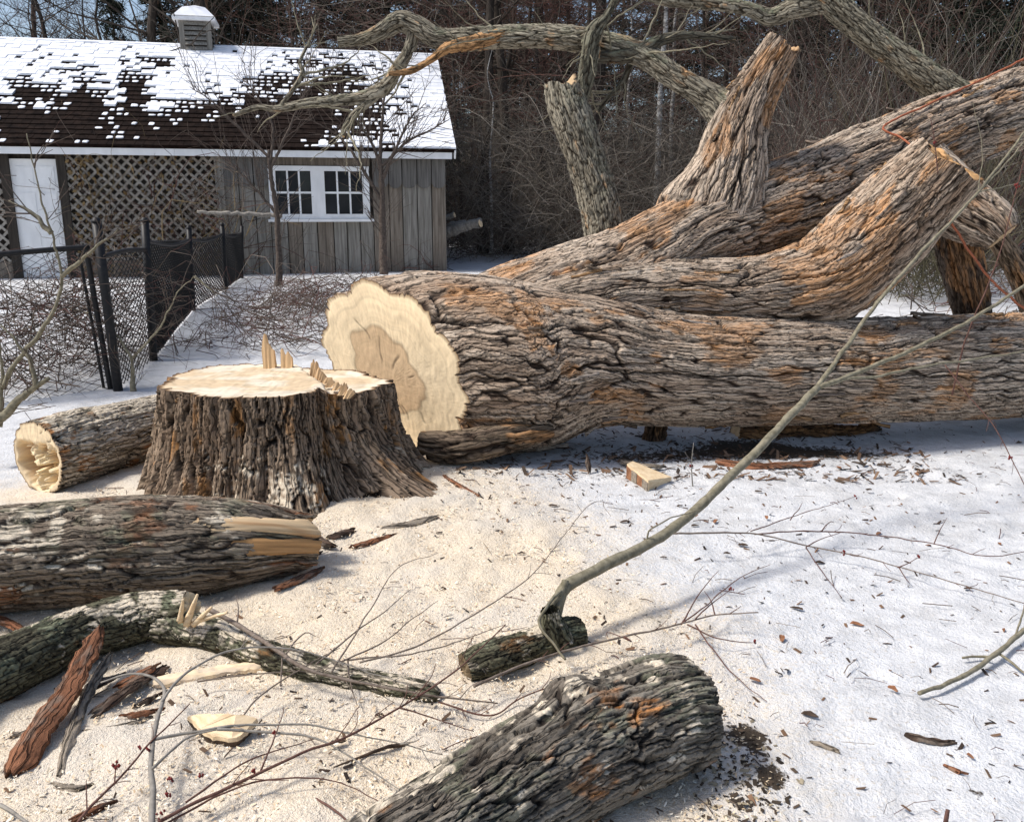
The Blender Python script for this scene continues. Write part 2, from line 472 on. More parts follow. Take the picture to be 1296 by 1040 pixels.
M['sapling'] = plain('sapling_bark', (.055, .042, .034), (.13, .10, .08), 40, bump=.2)
M['red_twig'] = plain('red_twig_bark', (.075, .035, .028), (.16, .085, .065), 60, bump=.2)
M['grey_twig'] = plain('grey_twig_bark', (.17, .155, .135), (.30, .275, .24), 40, bump=.2)
M['bud'] = plain('bud', (.10, .012, .012), (.20, .035, .03), 80)
M['mud'] = plain('mud', (.03, .022, .016), (.09, .07, .05), 60)
M['red_bark'] = plain('inner_bark_red', (.10, .038, .02), (.27, .125, .065), 9, stretch=(1, 6, 6), bump=.8, dist=.01)
M['grey_bark'] = plain('bark_strip_grey', (.16, .13, .10), (.34, .29, .23), 12, stretch=(1, 5, 5), bump=.7, dist=.008)
M['dark_bark'] = plain('bark_bits_dark', (.03, .02, .014), (.12, .08, .055), 25, bump=.7, dist=.005)
M['raw_wood'] = plain('raw_wood', (.60, .43, .25), (.80, .65, .44), 14, stretch=(1, 1, 8), bump=.4)
M['dry_leaf'] = plain('dry_leaf', (.16, .065, .03), (.34, .17, .09), 30, bump=.2)
M['rope'] = plain('orange_red_stem', (.22, .06, .03), (.40, .14, .07), 90, bump=.5)
M['snow'] = plain('snow', (.74, .76, .80), (.83, .84, .87), 8, rough=.6, bump=.25, dist=.01)
M['white_paint'] = plain('white_paint', (.76, .76, .75), (.88, .88, .87), 6, rough=.55, bump=.1, stretch=(1, 1, .4))
M['board'] = plain('weathered_board', (.13, .12, .10), (.31, .29, .255), 5, stretch=(6, 6, .35), bump=.5, dist=.006)
M['board_brown'] = plain('weathered_board_brown', (.105, .085, .066), (.26, .22, .175), 5, stretch=(6, 6, .35), bump=.5, dist=.006)
M['board_eave_shade'] = plain('weathered_board_eave_shade', (.075, .07, .064), (.18, .17, .155), 5, stretch=(6, 6, .35), bump=.5, dist=.006)  # upper boards: the eave's shade is put into the colour
M['lattice'] = plain('lattice_wood', (.20, .18, .15), (.42, .385, .335), 9, bump=.3)
M['shingle'] = plain('brown_shingle', (.006, .004, .0035), (.022, .014, .011), 7, bump=.4, spec=.06, rough=1)
M['black_steel'] = plain('black_coated_steel', (.010, .010, .011), (.022, .021, .021), 30, rough=.5, bump=.1)
M['glass'] = plain('window_glass', (.008, .010, .014), (.02, .024, .03), 1.5, rough=.06, bump=0, spec=.5)
M['dark_inside'] = plain('interior_shade_boards', (.025, .02, .016), (.06, .05, .04), 4, stretch=(5, 5, .4))  # near-black paints the shade of the shed's inside onto its boards
M['conifer'] = plain('conifer_needles', (.006, .009, .006), (.020, .028, .015), 3, bump=0)
M['far_bark'] = plain('woods_bark', (.022, .017, .013), (.07, .055, .043), 6, stretch=(3, 3, .6), bump=.4, dist=.02)
M['warm_bark'] = plain('pine_bark', (.09, .05, .03), (.22, .14, .085), 6, stretch=(3, 3, .6), bump=.4, dist=.02)
M['birch'] = plain('birch_bark', (.10, .09, .08), (.72, .70, .66), 5, stretch=(.6, .6, 2.2), bump=.1)
M['brush'] = toned('brush', bump=0, vary=.15, scale=(9, 9, 9))
# ------------------------------------------------------------------ ground: snow with sawdust round the stump
def poly_sd(x, y, poly):
    d = np.full(x.shape, 1e9); inside = np.zeros(x.shape, bool)
    n = len(poly)
    for i in range(n):
        ax, ay = poly[i]; bx, by = poly[(i + 1) % n]
        ex, ey = bx - ax, by - ay
        t = np.clip(((x - ax) * ex + (y - ay) * ey) / (ex * ex + ey * ey), 0, 1)
        d = np.minimum(d, np.hypot(x - ax - t * ex, y - ay - t * ey))
        c = ((ay > y) != (by > y)) & (x < ex * (y - ay) / (ey + 1e-12) + ax)
        inside ^= c
    return np.where(inside, d, -d)

DUST_PX = [(-260, 640), (60, 622), (125, 560), (215, 520), (560, 578), (640, 615), (735, 672), (775, 740), (850, 800), (880, 900), (905, 1010), (870, 1130), (-300, 1130)]
DUST = [tuple(G(a, b)[:2]) for a, b in DUST_PX]

def dust_at(x, y):
    sdv = poly_sd(x, y, DUST)
    return sdv + .16 * (fbm(x * 2.3 + 11, y * 2.3 + 11, 4, oct=3) - .5)

def build_ground():
    def axis(a, b, step, lo, hi, growth=1.13):
        m = list(np.arange(a, b + step / 2, step))
        s = step; v = m[-1]
        while v < hi: s *= growth; v += s; m.append(v)
        s = step; v = m[0]; pre = []
        while v > lo: s *= growth; v -= s; pre.append(v)
        return np.array(pre[::-1] + m)
    xs = axis(-2.9, 3.4, .02, -320, 320); ys = axis(1.35, 6.9, .02, -60, 500)
    X, Y = np.meshgrid(xs, ys, indexing='ij')
    Z = ground_h(X, Y)
    dm = dust_at(X, Y)
    Z = Z + .012 * sstep(-.1, .25, dm) + .05 * (fbm(X * 6 + 33, Y * 6 + 21, 5, oct=3) - .5) * sstep(-.1, .2, dm) * sstep(6, 4, Y) + .008 * (fbm(X * 30, Y * 30, 12, oct=2) - .5) * sstep(-.1, .1, dm)
    # boot scuffs and melt ripples in the packed snow
    Z = Z - .012 * sstep(.60, .72, fbm(X * 3.1 + 60, Y * 5.5 + 17, 14, oct=2)) * sstep(0, -.3, dm) * np.exp(-np.clip(Y - 4, 0, 9) / 4)
    dirt_shade = np.zeros_like(X)
    def blob(px, py, rx, ry, k):
        q = G(px, py)
        return k * np.exp(-(((X - q[0]) / rx) ** 2 + ((Y - q[1]) / ry) ** 2))
    dirt_shade += blob(950, 935, .055, .09, 1) + blob(975, 985, .05, .07, .9) + blob(900, 930, .06, .05, .6)
    dirt_shade += blob(1010, 572, .85, .20, .8) + blob(800, 580, .6, .2, .5) + blob(930, 560, .3, .15, .5) + blob(120, 870, .20, .22, .35) + blob(1240, 1005, .05, .06, .5)  # blobs under the trunk mix bark litter with its painted shade
    dirt_shade += blob(840, 690, .35, .35, .22) + blob(800, 770, .25, .2, .3) + blob(860, 800, .2, .15, .3)
    Z = Z + .02 * dirt_shade * (fbm(X * 40, Y * 40, 2, oct=2) - .5)
    F = grid_faces(len(xs), len(ys), wrap=False)
    o = mk('ground', np.stack([X, Y, Z], -1), F, None, origin=(0, 0, 0))
    me = o.data
    for nm, arr in (('sawdust', dm), ('dirt_shade', dirt_shade)):
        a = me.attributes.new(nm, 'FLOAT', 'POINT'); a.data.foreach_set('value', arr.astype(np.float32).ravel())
    m, nt, b = mat_new('snow_and_sawdust')
    tc = nd(nt, 'ShaderNodeTexCoord')
    def noise(s, d=4, r=.6):
        n = nd(nt, 'ShaderNodeTexNoise'); n.inputs['Scale'].default_value = s; n.inputs['Detail'].default_value = d; n.inputs['Roughness'].default_value = r
        nt.links.new(tc.outputs['Object'], n.inputs['Vector']); return n.outputs[0]
    def mr(x, a, b_, c=0, d=1):
        n = nd(nt, 'ShaderNodeMapRange', interpolation_type='SMOOTHSTEP'); nt.links.new(x, n.inputs[0])
        for i, v in enumerate((a, b_, c, d)): n.inputs[i + 1].default_value = v
        return n.outputs[0]
    def math_(op, a, c):
        n = nd(nt, 'ShaderNodeMath', operation=op)
        for i, v in enumerate((a, c)):
            if isinstance(v, (int, float)): n.inputs[i].default_value = v
            else: nt.links.new(v, n.inputs[i])
        return n.outputs[0]
    def mix(f, a, c):
        n = nd(nt, 'ShaderNodeMix', data_type='RGBA'); nt.links.new(f, n.inputs[0])
        for i, v in ((6, a), (7, c)):
            if isinstance(v, tuple): n.inputs[i].default_value = (*v, 1)
            else: nt.links.new(v, n.inputs[i])
        return n.outputs[2]
    A1 = nd(nt, 'ShaderNodeAttribute', attribute_name='sawdust').outputs['Fac']
    A2 = nd(nt, 'ShaderNodeAttribute', attribute_name='dirt_shade').outputs['Fac']
    big, mid, fine, grit = noise(1.6, 3), noise(9, 5), noise(75, 3), noise(230, 2, .5)
    snow = mix(mr(mid, .3, .7), (.57, .575, .585), (.68, .685, .695))
    snow = mix(math_('MULTIPLY', mr(fine, .54, .70), mr(A1, -1.5, -.1, .12, .85)), snow, (.52, .47, .40))        # scattered chips on the snow
    snow = mix(math_('MULTIPLY', mr(noise(3.2, 6, .72), .47, .66), .55), snow, (.44, .435, .43))                   # trampled, dirty patches
    saw = mix(mr(fine, .3, .7), (.56, .455, .325), (.68, .575, .435))
    saw = mix(mr(grit, .42, .60), saw, (.75, .66, .53))
    saw = mix(math_('MULTIPLY', mr(noise(120, 2), .62, .72), .35), saw, (.40, .28, .17))
    saw = mix(math_('MULTIPLY', mr(big, .42, .66), .6), saw, (.60, .56, .50))                                    # snow mixed in
    fac = mr(math_('ADD', math_('ADD', A1, math_('MULTIPLY', math_('SUBTRACT', mid, .5), .55)), math_('MULTIPLY', math_('SUBTRACT', fine, .5), .65)), -.48, .24)
    c = mix(fac, snow, saw)
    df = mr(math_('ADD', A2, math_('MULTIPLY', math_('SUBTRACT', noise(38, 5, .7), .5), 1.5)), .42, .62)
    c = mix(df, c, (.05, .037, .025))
    nt.links.new(c, b.inputs['Base Color'])
    bp = nd(nt, 'ShaderNodeBump'); bp.inputs['Strength'].default_value = .9; bp.inputs['Distance'].default_value = .02
    nt.links.new(math_('ADD', math_('MULTIPLY', mid, .8), math_('ADD', math_('MULTIPLY', fine, .5), math_('MULTIPLY', grit, .25))), bp.inputs['Height'])
    nt.links.new(bp.outputs[0], b.inputs['Normal'])
    b.inputs['Roughness'].default_value = .75; b.inputs['Specular IOR Level'].default_value = .25
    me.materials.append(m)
    tag(o, kind='structure')
    return o

build_ground()

# ------------------------------------------------------------------ shed
WA = math.radians(12.5)
SH_E1 = np.array([-math.cos(WA), -math.sin(WA), 0.0])     # along the wall, towards the left
SH_OUT = np.array([SH_E1[1] * -1, SH_E1[0], 0.0]);  SH_OUT = SH_OUT if SH_OUT[1] < 0 else -SH_OUT
SH_C = P(566, 339, 16.2); SH_C[2] = float(ground_h(SH_C[0], SH_C[1], False)) - .02
ZB = SH_C[2]
C_FLOOR = np.array([SH_C[0], SH_C[1], 0.0])

def W(px, py):
    """(s, z) on the shed front wall seen at a pixel"""
    d = ray(px, py); o = np.array([0, 0, CAM_H])
    t = ((C_FLOOR - o) @ SH_OUT) / (d @ SH_OUT)
    q = o + d * t
    return float((q - C_FLOOR) @ SH_E1), float(q[2])

def SL(s, out, z):
    return C_FLOOR + SH_E1 * s + SH_OUT * out + np.array([0, 0, z])

def sbox(s0, s1, o0, o1, z0, z1):
    return obox(SL(s0, o0, z0), SH_E1 * (s1 - s0), SH_OUT * (o1 - o0), np.array([0, 0, z1 - z0]))

def build_shed():
    shed = thing('shed', 'weathered grey board shed with snowy roof, lattice and white door', 'shed', SL(0, 0, ZB))
    def part(name, V, mat, parent=None, F=BOXF): return mk(name, V, F, mat, parent or shed, smooth=False)
    sw, zt = W(566, 193)
    zt = W(500, 199)[1]
    SLEN = 9.6
    zb = ZB - .15
    # framing behind the cladding
    part('inner_wall', sbox(0.02, SLEN, -.16, -.10, zb, zt + .1), M['dark_inside'])
    part('gable_wall', np.vstack([obox(SL(0.0, -.05, zb), SH_E1 * .08, -SH_OUT * 4.2, (0, 0, zt + .06 - zb))]), M['board'])
    sl = lambda px: W(px, 270)[0]
    zof = lambda py: W(480, py)[1]
    # vertical boards: right bay and under the window
    win_s = (sl(466), sl(345)); win_z = (zof(277), zof(211))
    lat_s = (sl(281), sl(87))
    x = 0.0; k = 0
    while x < lat_s[0] - .05:
        w = min(.235 + .06 * random.random(), lat_s[0] - x)
        segs = [(zb, zt)]
        mid = x + w / 2
        if win_s[0] - .06 < mid < win_s[1] + .06: segs = [(zb, win_z[0] + .02)]
        for (a, b_) in segs:
            t = .003 * (k % 3)
            part('board', sbox(x + .006, x + w - .010, -.075 + t, -.045 + t + .006 * random.random(), a, b_), M['board'] if random.random() < .55 else M['board_brown'])
        # short scalloped board above, lapping over the long one
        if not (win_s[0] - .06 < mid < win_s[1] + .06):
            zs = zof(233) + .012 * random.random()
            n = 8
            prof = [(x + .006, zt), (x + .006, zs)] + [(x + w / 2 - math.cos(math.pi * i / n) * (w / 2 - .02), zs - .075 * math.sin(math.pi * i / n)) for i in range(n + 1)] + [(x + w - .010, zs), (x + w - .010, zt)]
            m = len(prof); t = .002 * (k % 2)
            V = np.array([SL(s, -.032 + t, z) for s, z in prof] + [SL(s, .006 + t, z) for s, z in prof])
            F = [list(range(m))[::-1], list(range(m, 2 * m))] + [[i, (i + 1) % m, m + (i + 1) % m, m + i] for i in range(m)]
            part('scalloped_board', V, M['board_eave_shade'], F=F)
        x += w; k += 1
    part('header_board', sbox(win_s[0] - .06, win_s[1] + .06, -.074, -.042, win_z[1] + .01, zt), M['board_brown'])
    # window: two sashes of six panes
    wd = part('window', sbox(win_s[0], win_s[1], -.098, -.085, win_z[0], win_z[1]), M['dark_inside'])
    fw = .085
    def wbox(s0, s1, z0, z1, o0, o1, nm, mat=M['white_paint']): return part(nm, sbox(s0, s1, o0, o1, z0, z1), mat, wd)
    wbox(win_s[0] - .04, win_s[1] + .04, win_z[1] - fw, win_z[1], -.07, -.01, 'frame'); wbox(win_s[0] - .04, win_s[1] + .04, win_z[0], win_z[0] + fw, -.07, -.012, 'frame')
    wbox(win_s[0] - .038, win_s[0] + fw, win_z[0] + fw, win_z[1] - fw, -.07, -.014, 'frame'); wbox(win_s[1] - fw, win_s[1] + .038, win_z[0] + fw, win_z[1] - fw, -.07, -.014, 'frame')
    wbox(win_s[0] - .1, win_s[1] + .08, win_z[0] - .05, win_z[0] - .003, -.07, .045, 'sill')
    mid = sl(404); wbox(mid - .12, mid + .12, win_z[0] + fw, win_z[1] - fw, -.07, -.02, 'mullion')
    for (a, b_) in ((win_s[0] + fw, mid - .12), (mid + .12, win_s[1] - fw)):
        z0, z1 = win_z[0] + fw, win_z[1] - fw; cw = (b_ - a) / 3; ch = (z1 - z0) / 2
        for i in range(3):
            for j in range(2):
                ti = (random.random() - .5) * .012
                V = sbox(a + cw * i + .012, a + cw * (i + 1) - .012, -.062, -.056, z0 + ch * j + .012, z0 + ch * (j + 1) - .012)
                V[[2, 3, 6, 7]] += SH_OUT * 0; V[4:] += SH_OUT * ti
                part('pane', V, M['glass'], wd)
        for i in (1, 2): wbox(a + cw * i - .016, a + cw * i + .016, z0, z1, -.055, -.034, 'glazing_bar')
        wbox(a, b_, z0 + ch - .018, z0 + ch + .018, -.056, -.031, 'glazing_bar')
    # lattice panels of crossed slats over a wall with the porch's shade in its colour, one either side of the door
    def lattice(s0, s1, z0, z1):
        step = .165; wS = .020
        H = z1 - z0
        for sg in (1, -1):
            k0 = int(math.floor((s0 - H) / step)); k1 = int(math.ceil((s1 + H) / step))
            for k in range(k0, k1):
                # line s = k*step + sg*(z - z0), clipped to the panel
                a = k * step if sg > 0 else k * step
                lo, hi = 0.0, H
                if sg > 0: lo = max(lo, s0 - a); hi = min(hi, s1 - a)
                else: lo = max(lo, a - s1); hi = min(hi, a - s0)
                if hi - lo < .06: continue
                p, q = SL(a + sg * lo, -.05 + .011 * (sg > 0), z0 + lo), SL(a + sg * hi, -.05 + .011 * (sg > 0), z0 + hi)
                d = q - p; n = nrm(np.cross(d, SH_OUT)[None])[0]
                part('lattice_slat', obox(p - n * wS, d, n * wS * 2, SH_OUT * .009), M['lattice'])
    lattice(lat_s[0], lat_s[1], zof(326), zt)
    lattice(sl(12), SLEN - .1, zof(326), zt)
    for (a, b_) in ((lat_s[0] - .02, lat_s[1] + .02), (sl(12), SLEN)):
        part('skirt_board', sbox(a, b_, -.06, -.02, zb, zof(326)), M['board_brown'])
    for px in (84, 13, 281): part('post', sbox(sl(px) - .07, sl(px) + .07, -.08, .01, zb, zt), M['board'] if px > 100 else M['dark_inside'])
    # door with six panels
    ds = (sl(81), sl(18)); dz = (ZB + .02, zof(206))
    dr = part('door', sbox(ds[0], ds[1], -.09, -.05, dz[0], dz[1]), M['white_paint'])
    wD = ds[1] - ds[0]; hD = dz[1] - dz[0]
    for i in range(2):
        for (z0, z1) in ((.06, .36), (.42, .72), (.77, .94)):
            part('door_panel', sbox(ds[0] + wD * (.12 + .43 * i), ds[0] + wD * (.45 + .43 * i), -.052, -.040, dz[0] + hD * z0, dz[0] + hD * z1), M['white_paint'], dr)
    part('door_frame', sbox(ds[1] + .005, ds[1] + .085, -.09, -.03, dz[0], dz[1] + .06), M['white_paint'])
    # fascia
    f0 = W(566, 196)[1]
    ez = W(566, 189)[1]
    part('fascia', sbox(-.10, SLEN + .2, .10, .16, zt - .03, zt + .12), M['white_paint'])
    part('soffit', sbox(-.06, SLEN + .18, -.16, .099, zt + .02, zt + .05), M['board_brown'])
    # roof: eave line and ridge line are parallel, the right rake runs back to the ridge
    eave_z = zt + .125
    RID = P(551, 71, 20.4)
    rs = float((RID - C_FLOOR) @ SH_E1); ro = float((RID - C_FLOOR) @ SH_OUT); rz = float(RID[2])
    ea = np.array([-.14, .19, eave_z]); rg = np.array([rs, ro, rz])
    Lslope = math.hypot(ea[1] - rg[1], rg[2] - ea[2])
    upv = SL(0, rg[1] - ea[1], rg[2] - ea[2]) - SL(0, 0, 0); upv = upv / np.linalg.norm(upv)
    nor = np.cross(SH_E1, upv); nor = nor if nor[2] > 0 else -nor
    def RP(s, t, h):                                      # s from the rake along the eave, t up the slope, h above the deck
        f = t / Lslope
        return SL(ea[0] + (rg[0] - ea[0]) * f + s, 0, 0) * 0 + SL(ea[0] + (rg[0] - ea[0]) * f + s, ea[1], ea[2]) + upv * t + nor * h
    S_END = 9.9
    deck = np.array([RP(0, 0, -.05), RP(S_END, 0, -.05), RP(S_END, Lslope, -.05), RP(0, Lslope, -.05), RP(0, 0, -.004), RP(S_END, 0, -.004), RP(S_END, Lslope, -.004), RP(0, Lslope, -.004)])
    rf = part('roof', deck, M['shingle'])
    back = RP(0, Lslope, 0) - SH_OUT * 4.0 - np.array([0, 0, 2.1]); back2 = RP(S_END, Lslope, 0) - SH_OUT * 4.0 - np.array([0, 0, 2.1])
    part('rear_slope', np.array([RP(0, Lslope, -.05), RP(S_END, Lslope, -.05), back2 - (0, 0, .05), back - (0, 0, .05), RP(0, Lslope, .0), RP(S_END, Lslope, .0), back2, back]), M['snow'], rf)
    part('rake_board', np.array([RP(-.03, -.02, -.16), RP(.0, -.02, -.16), RP(.0, Lslope, -.16), RP(-.03, Lslope, -.16), RP(-.03, -.02, .0), RP(.0, -.02, .0), RP(.0, Lslope, .0), RP(-.03, Lslope, .0)]), M['white_paint'], rf)
    # gable triangle
    g0, g1, g2 = SL(0.02, -.05, zt), SL(0.02, -4.25, zt), RP(.12, Lslope, -.06)
    V = np.array([g0, g1, g2, g0 + SH_E1 * .05, g1 + SH_E1 * .05, g2 + SH_E1 * .05])
    part('gable', V, M['board'], F=[[0, 1, 2], [3, 5, 4], [0, 3, 4, 1], [1, 4, 5, 2], [2, 5, 3, 0]])
    # shingle courses and the snow lying on them
    rows = 25; dt = Lslope / rows
    SV, SF, NV, NF = [], [], [], []
    def bare(px, py):
        """how free of snow the shingles lie"""
        b = 0
        b += 1.05 * math.exp(-(((px - 305) / 85) ** 2 + ((py - 165) / 27) ** 2))
        b += .6 * math.exp(-(((px - 215) / 60) ** 2 + ((py - 176) / 18) ** 2))
        b += .75 * math.exp(-(((px - 101) / 15) ** 2 + ((py - 142) / 34) ** 2)) + .55 * math.exp(-(((px - 100) / 85) ** 2 + ((py - 152) / 34) ** 2))
        b += .6 * math.exp(-(((px - 32) / 22) ** 2 + ((py - 150) / 34) ** 2)) + .45 * math.exp(-(((px - 30) / 60) ** 2 + ((py - 170) / 24) ** 2))
        b += .65 * math.exp(-(((px - 168) / 16) ** 2 + ((py - 130) / 36) ** 2))
        b += .75 * math.exp(-(((px - 390) / 60) ** 2 + ((py - 140) / 40) ** 2))
        b += .45 * math.exp(-(((px - 445) / 40) ** 2 + ((py - 130) / 35) ** 2))
        b += .5 * math.exp(-(((px - 200) / 18) ** 2 + ((py - 83) / 5) ** 2))
        return b
    def pix(q):
        d = q - np.array([0, 0, CAM_H]); z = d[1] * CP - d[2] * SP; y = d[1] * SP + d[2] * CP
        return 648 + FPX * d[0] / z, 520 - FPX * y / z
    for r in range(rows):
        s = -.02 - .1 * (r % 2); t0 = r * dt
        while s < S_END - .02:
            w = .10 + .07 * random.random()
            a, b_ = max(s, -.02), s + w - .006
            if b_ - a < .03: s += w; continue
            tl = t0 - .02 + .012 * random.random()
            hh = .016 + .006 * random.random()
            V = [RP(a, tl, .0), RP(b_, tl, .0), RP(b_, t0 + dt, -.002), RP(a, t0 + dt, -.002), RP(a, tl, hh), RP(b_, tl, hh), RP(b_, t0 + dt, .002), RP(a, t0 + dt, .002)]
            n0 = len(SV); SV += V; SF += [[i + n0 for i in f] for f in BOXF]
            cx, cy = pix(RP((a + b_) / 2, t0 + dt / 2, 0))
            pr = bare(cx, cy) + (.95 * (fbm(cx / 30 + 3, cy / 10 + 5, 2, oct=3) - .5) + .85 * (random.random() - .5)) * (.15 + .75 * min(1, bare(cx, cy) * 3))
            if pr < .47:
                full = pr < .07
                e = .012 if not full else .025
                i0 = a - (.02 if full else -.004 - .02 * random.random()); i1 = b_ + (.02 if full else -.004 - .02 * random.random())
                t1 = t0 + dt * (.97 if full else .45 + .45 * random.random()); ts = t0 + (.014 if full else .004 + .02 * random.random()); th = .010 + .014 * random.random() + .012 * full
                i0 = max(i0, -.03); i1 = min(i1, S_END)
                b0 = hh - .004
                if not full:                             # a loose pat of snow with a ragged round outline
                    m = 9; cs_, ct_ = (i0 + i1) / 2, (ts + t1) / 2; V = []
                    rag = [random.uniform(.78, 1.1) for _ in range(m)]
                    for (sc, hx) in ((1, 0), (.93, th * .7), (.6, th)):
                        for q in range(m):
                            an_ = q / m * 6.2832; cx_ = math.copysign(abs(math.cos(an_)) ** .55, math.cos(an_)); cy_ = math.copysign(abs(math.sin(an_)) ** .6, math.sin(an_))
                            tt = ct_ + cy_ * (t1 - ts) / 2 * sc * rag[q]
                            V.append(RP(cs_ + cx_ * (i1 - i0) / 2 * sc * rag[q], tt, b0 * (1 - (tt - t0) / dt) + hx))
                    n0 = len(NV); NV += V
                    NF += [[n0 + l * m + q, n0 + l * m + (q + 1) % m, n0 + (l + 1) * m + (q + 1) % m, n0 + (l + 1) * m + q] for l in (0, 1) for q in range(m)] + [[n0 + 2 * m + q for q in range(m)]]
                    s += w; continue
                V = [RP(i0, ts, b0), RP(i1, ts, b0), RP(i1, t1, .0), RP(i0, t1, .0), RP(i0 + e, ts + e * .8, b0 + th), RP(i1 - e, ts + e * .8, b0 + th), RP(i1 - e, t1, .006 + th), RP(i0 + e, t1, .006 + th)]
                if full and random.random() < .985:      # runs up under the next course: closed blanket of snow
                    V[2], V[3], V[6], V[7] = RP(i1, t0 + dt * 1.05, .0), RP(i0, t0 + dt * 1.05, .0), RP(i1 - .0, t0 + dt * 1.06, .014 + th), RP(i0 + .0, t0 + dt * 1.06, .014 + th)
                    V[4], V[5] = RP(i0, ts + e * .8, b0 + th), RP(i1, ts + e * .8, b0 + th)
                n0 = len(NV); NV += V; NF += [[i + n0 for i in f] for f in BOXF]
            s += w
    tag(mk('shingles', SV, SF, M['shingle'], rf, smooth=False), kind='stuff')
    tag(mk('roof_snow', NV, NF, M['snow'], rf, smooth=False), kind='stuff')
    part('ridge_cap', np.array([RP(-.02, Lslope - .10, .02), RP(S_END, Lslope - .10, .02), RP(S_END, Lslope + .03, .0), RP(-.02, Lslope + .03, .0), RP(-.02, Lslope - .08, .055), RP(S_END, Lslope - .08, .055), RP(S_END, Lslope + .02, .05), RP(-.02, Lslope + .02, .05)]), M['snow'], rf)
    # cupola on the ridge
    cq = P(252, 75, RP(5, Lslope, 0)[1] * 0 + 19.2)
    d = ray(252, 76); o = np.array([0, 0, CAM_H]); rp0 = RP(0, Lslope, 0)
    t = ((rp0 - o) @ SH_OUT) / (d @ SH_OUT); cq = o + d * t; cs = float((cq - C_FLOOR) @ SH_E1); co = rg[1]
    k = np.linalg.norm(cq - o) / FPX                       # metres per pixel here
    hw = 16.5 * k
    d = ray(252, 70); q_ = o + d * (((rp0 - o) @ SH_OUT) / (d @ SH_OUT)); cz = float(q_[2]) - 10 * k
    def cbox(s0, s1, o0, o1, z0, z1, nm, mat, par): return part(nm, sbox(cs + s0, cs + s1, co + o0, co + o1, cz + z0, cz + z1), mat, par)
    cu = cbox(-hw, hw, -hw, hw, -.6, 10 * k, 'cupola', M['board_brown'], shed)
    cbox(-hw + .03, hw - .03, -hw + .03, hw - .03, 10 * k, 42 * k, 'louver_core', M['dark_inside'], cu)
    for a in (-1, 1):
        for b_ in (-1, 1):
            cbox(a * (hw - .05) - .05, a * (hw - .05) + .05, b_ * (hw - .05) - .05, b_ * (hw - .05) + .05, 10 * k, 42 * k, 'corner_post', M['board'], cu)
    for i in range(6):
        z = (12.5 + i * 5) * k
        V = sbox(cs - hw + .1, cs + hw - .1, co + hw - .03, co + hw - .012, cz + z, cz + z + 4.0 * k)
        V[[0, 1, 2, 3]] += SH_OUT * .045
        part('louver_slat', V, M['board'], cu)
        V = sbox(cs - hw + .012, cs - hw + .03, co - hw + .1, co + hw - .1, cz + z, cz + z + 4.0 * k)
        V[[0, 1, 2, 3]] -= SH_E1 * .045
        part('louver_slat', V, M['board'], cu)
    z = 42 * k; e = 22 * k
    cbox(-e, e, -e, e, z, z + 3.5 * k, 'cap_trim', M['white_paint'], cu)
    zz = cz + z + 3.5 * k + .003
    def pyr(e0, z0, apex): return np.array([SL(cs - e0, co - e0, z0), SL(cs + e0, co - e0, z0), SL(cs + e0, co + e0, z0), SL(cs - e0, co + e0, z0), SL(cs - e0 * .55, co - e0 * .55, z0 + apex * .72), SL(cs + e0 * .55, co - e0 * .55, z0 + apex * .72), SL(cs + e0 * .55, co + e0 * .55, z0 + apex * .72), SL(cs - e0 * .55, co + e0 * .55, z0 + apex * .72), SL(cs, co, z0 + apex)])
    PF = [[0, 3, 2, 1], [0, 1, 5, 4], [1, 2, 6, 5], [2, 3, 7, 6], [3, 0, 4, 7], [4, 5, 8], [5, 6, 8], [6, 7, 8], [7, 4, 8]]
    part('cap_roof', pyr(e * 1.0, zz, 13 * k), M['board'], cu, PF)
    part('cap_snow', pyr(e * .97, zz + .012, 14.5 * k), M['snow'], cu, PF)
    return shed

build_shed()

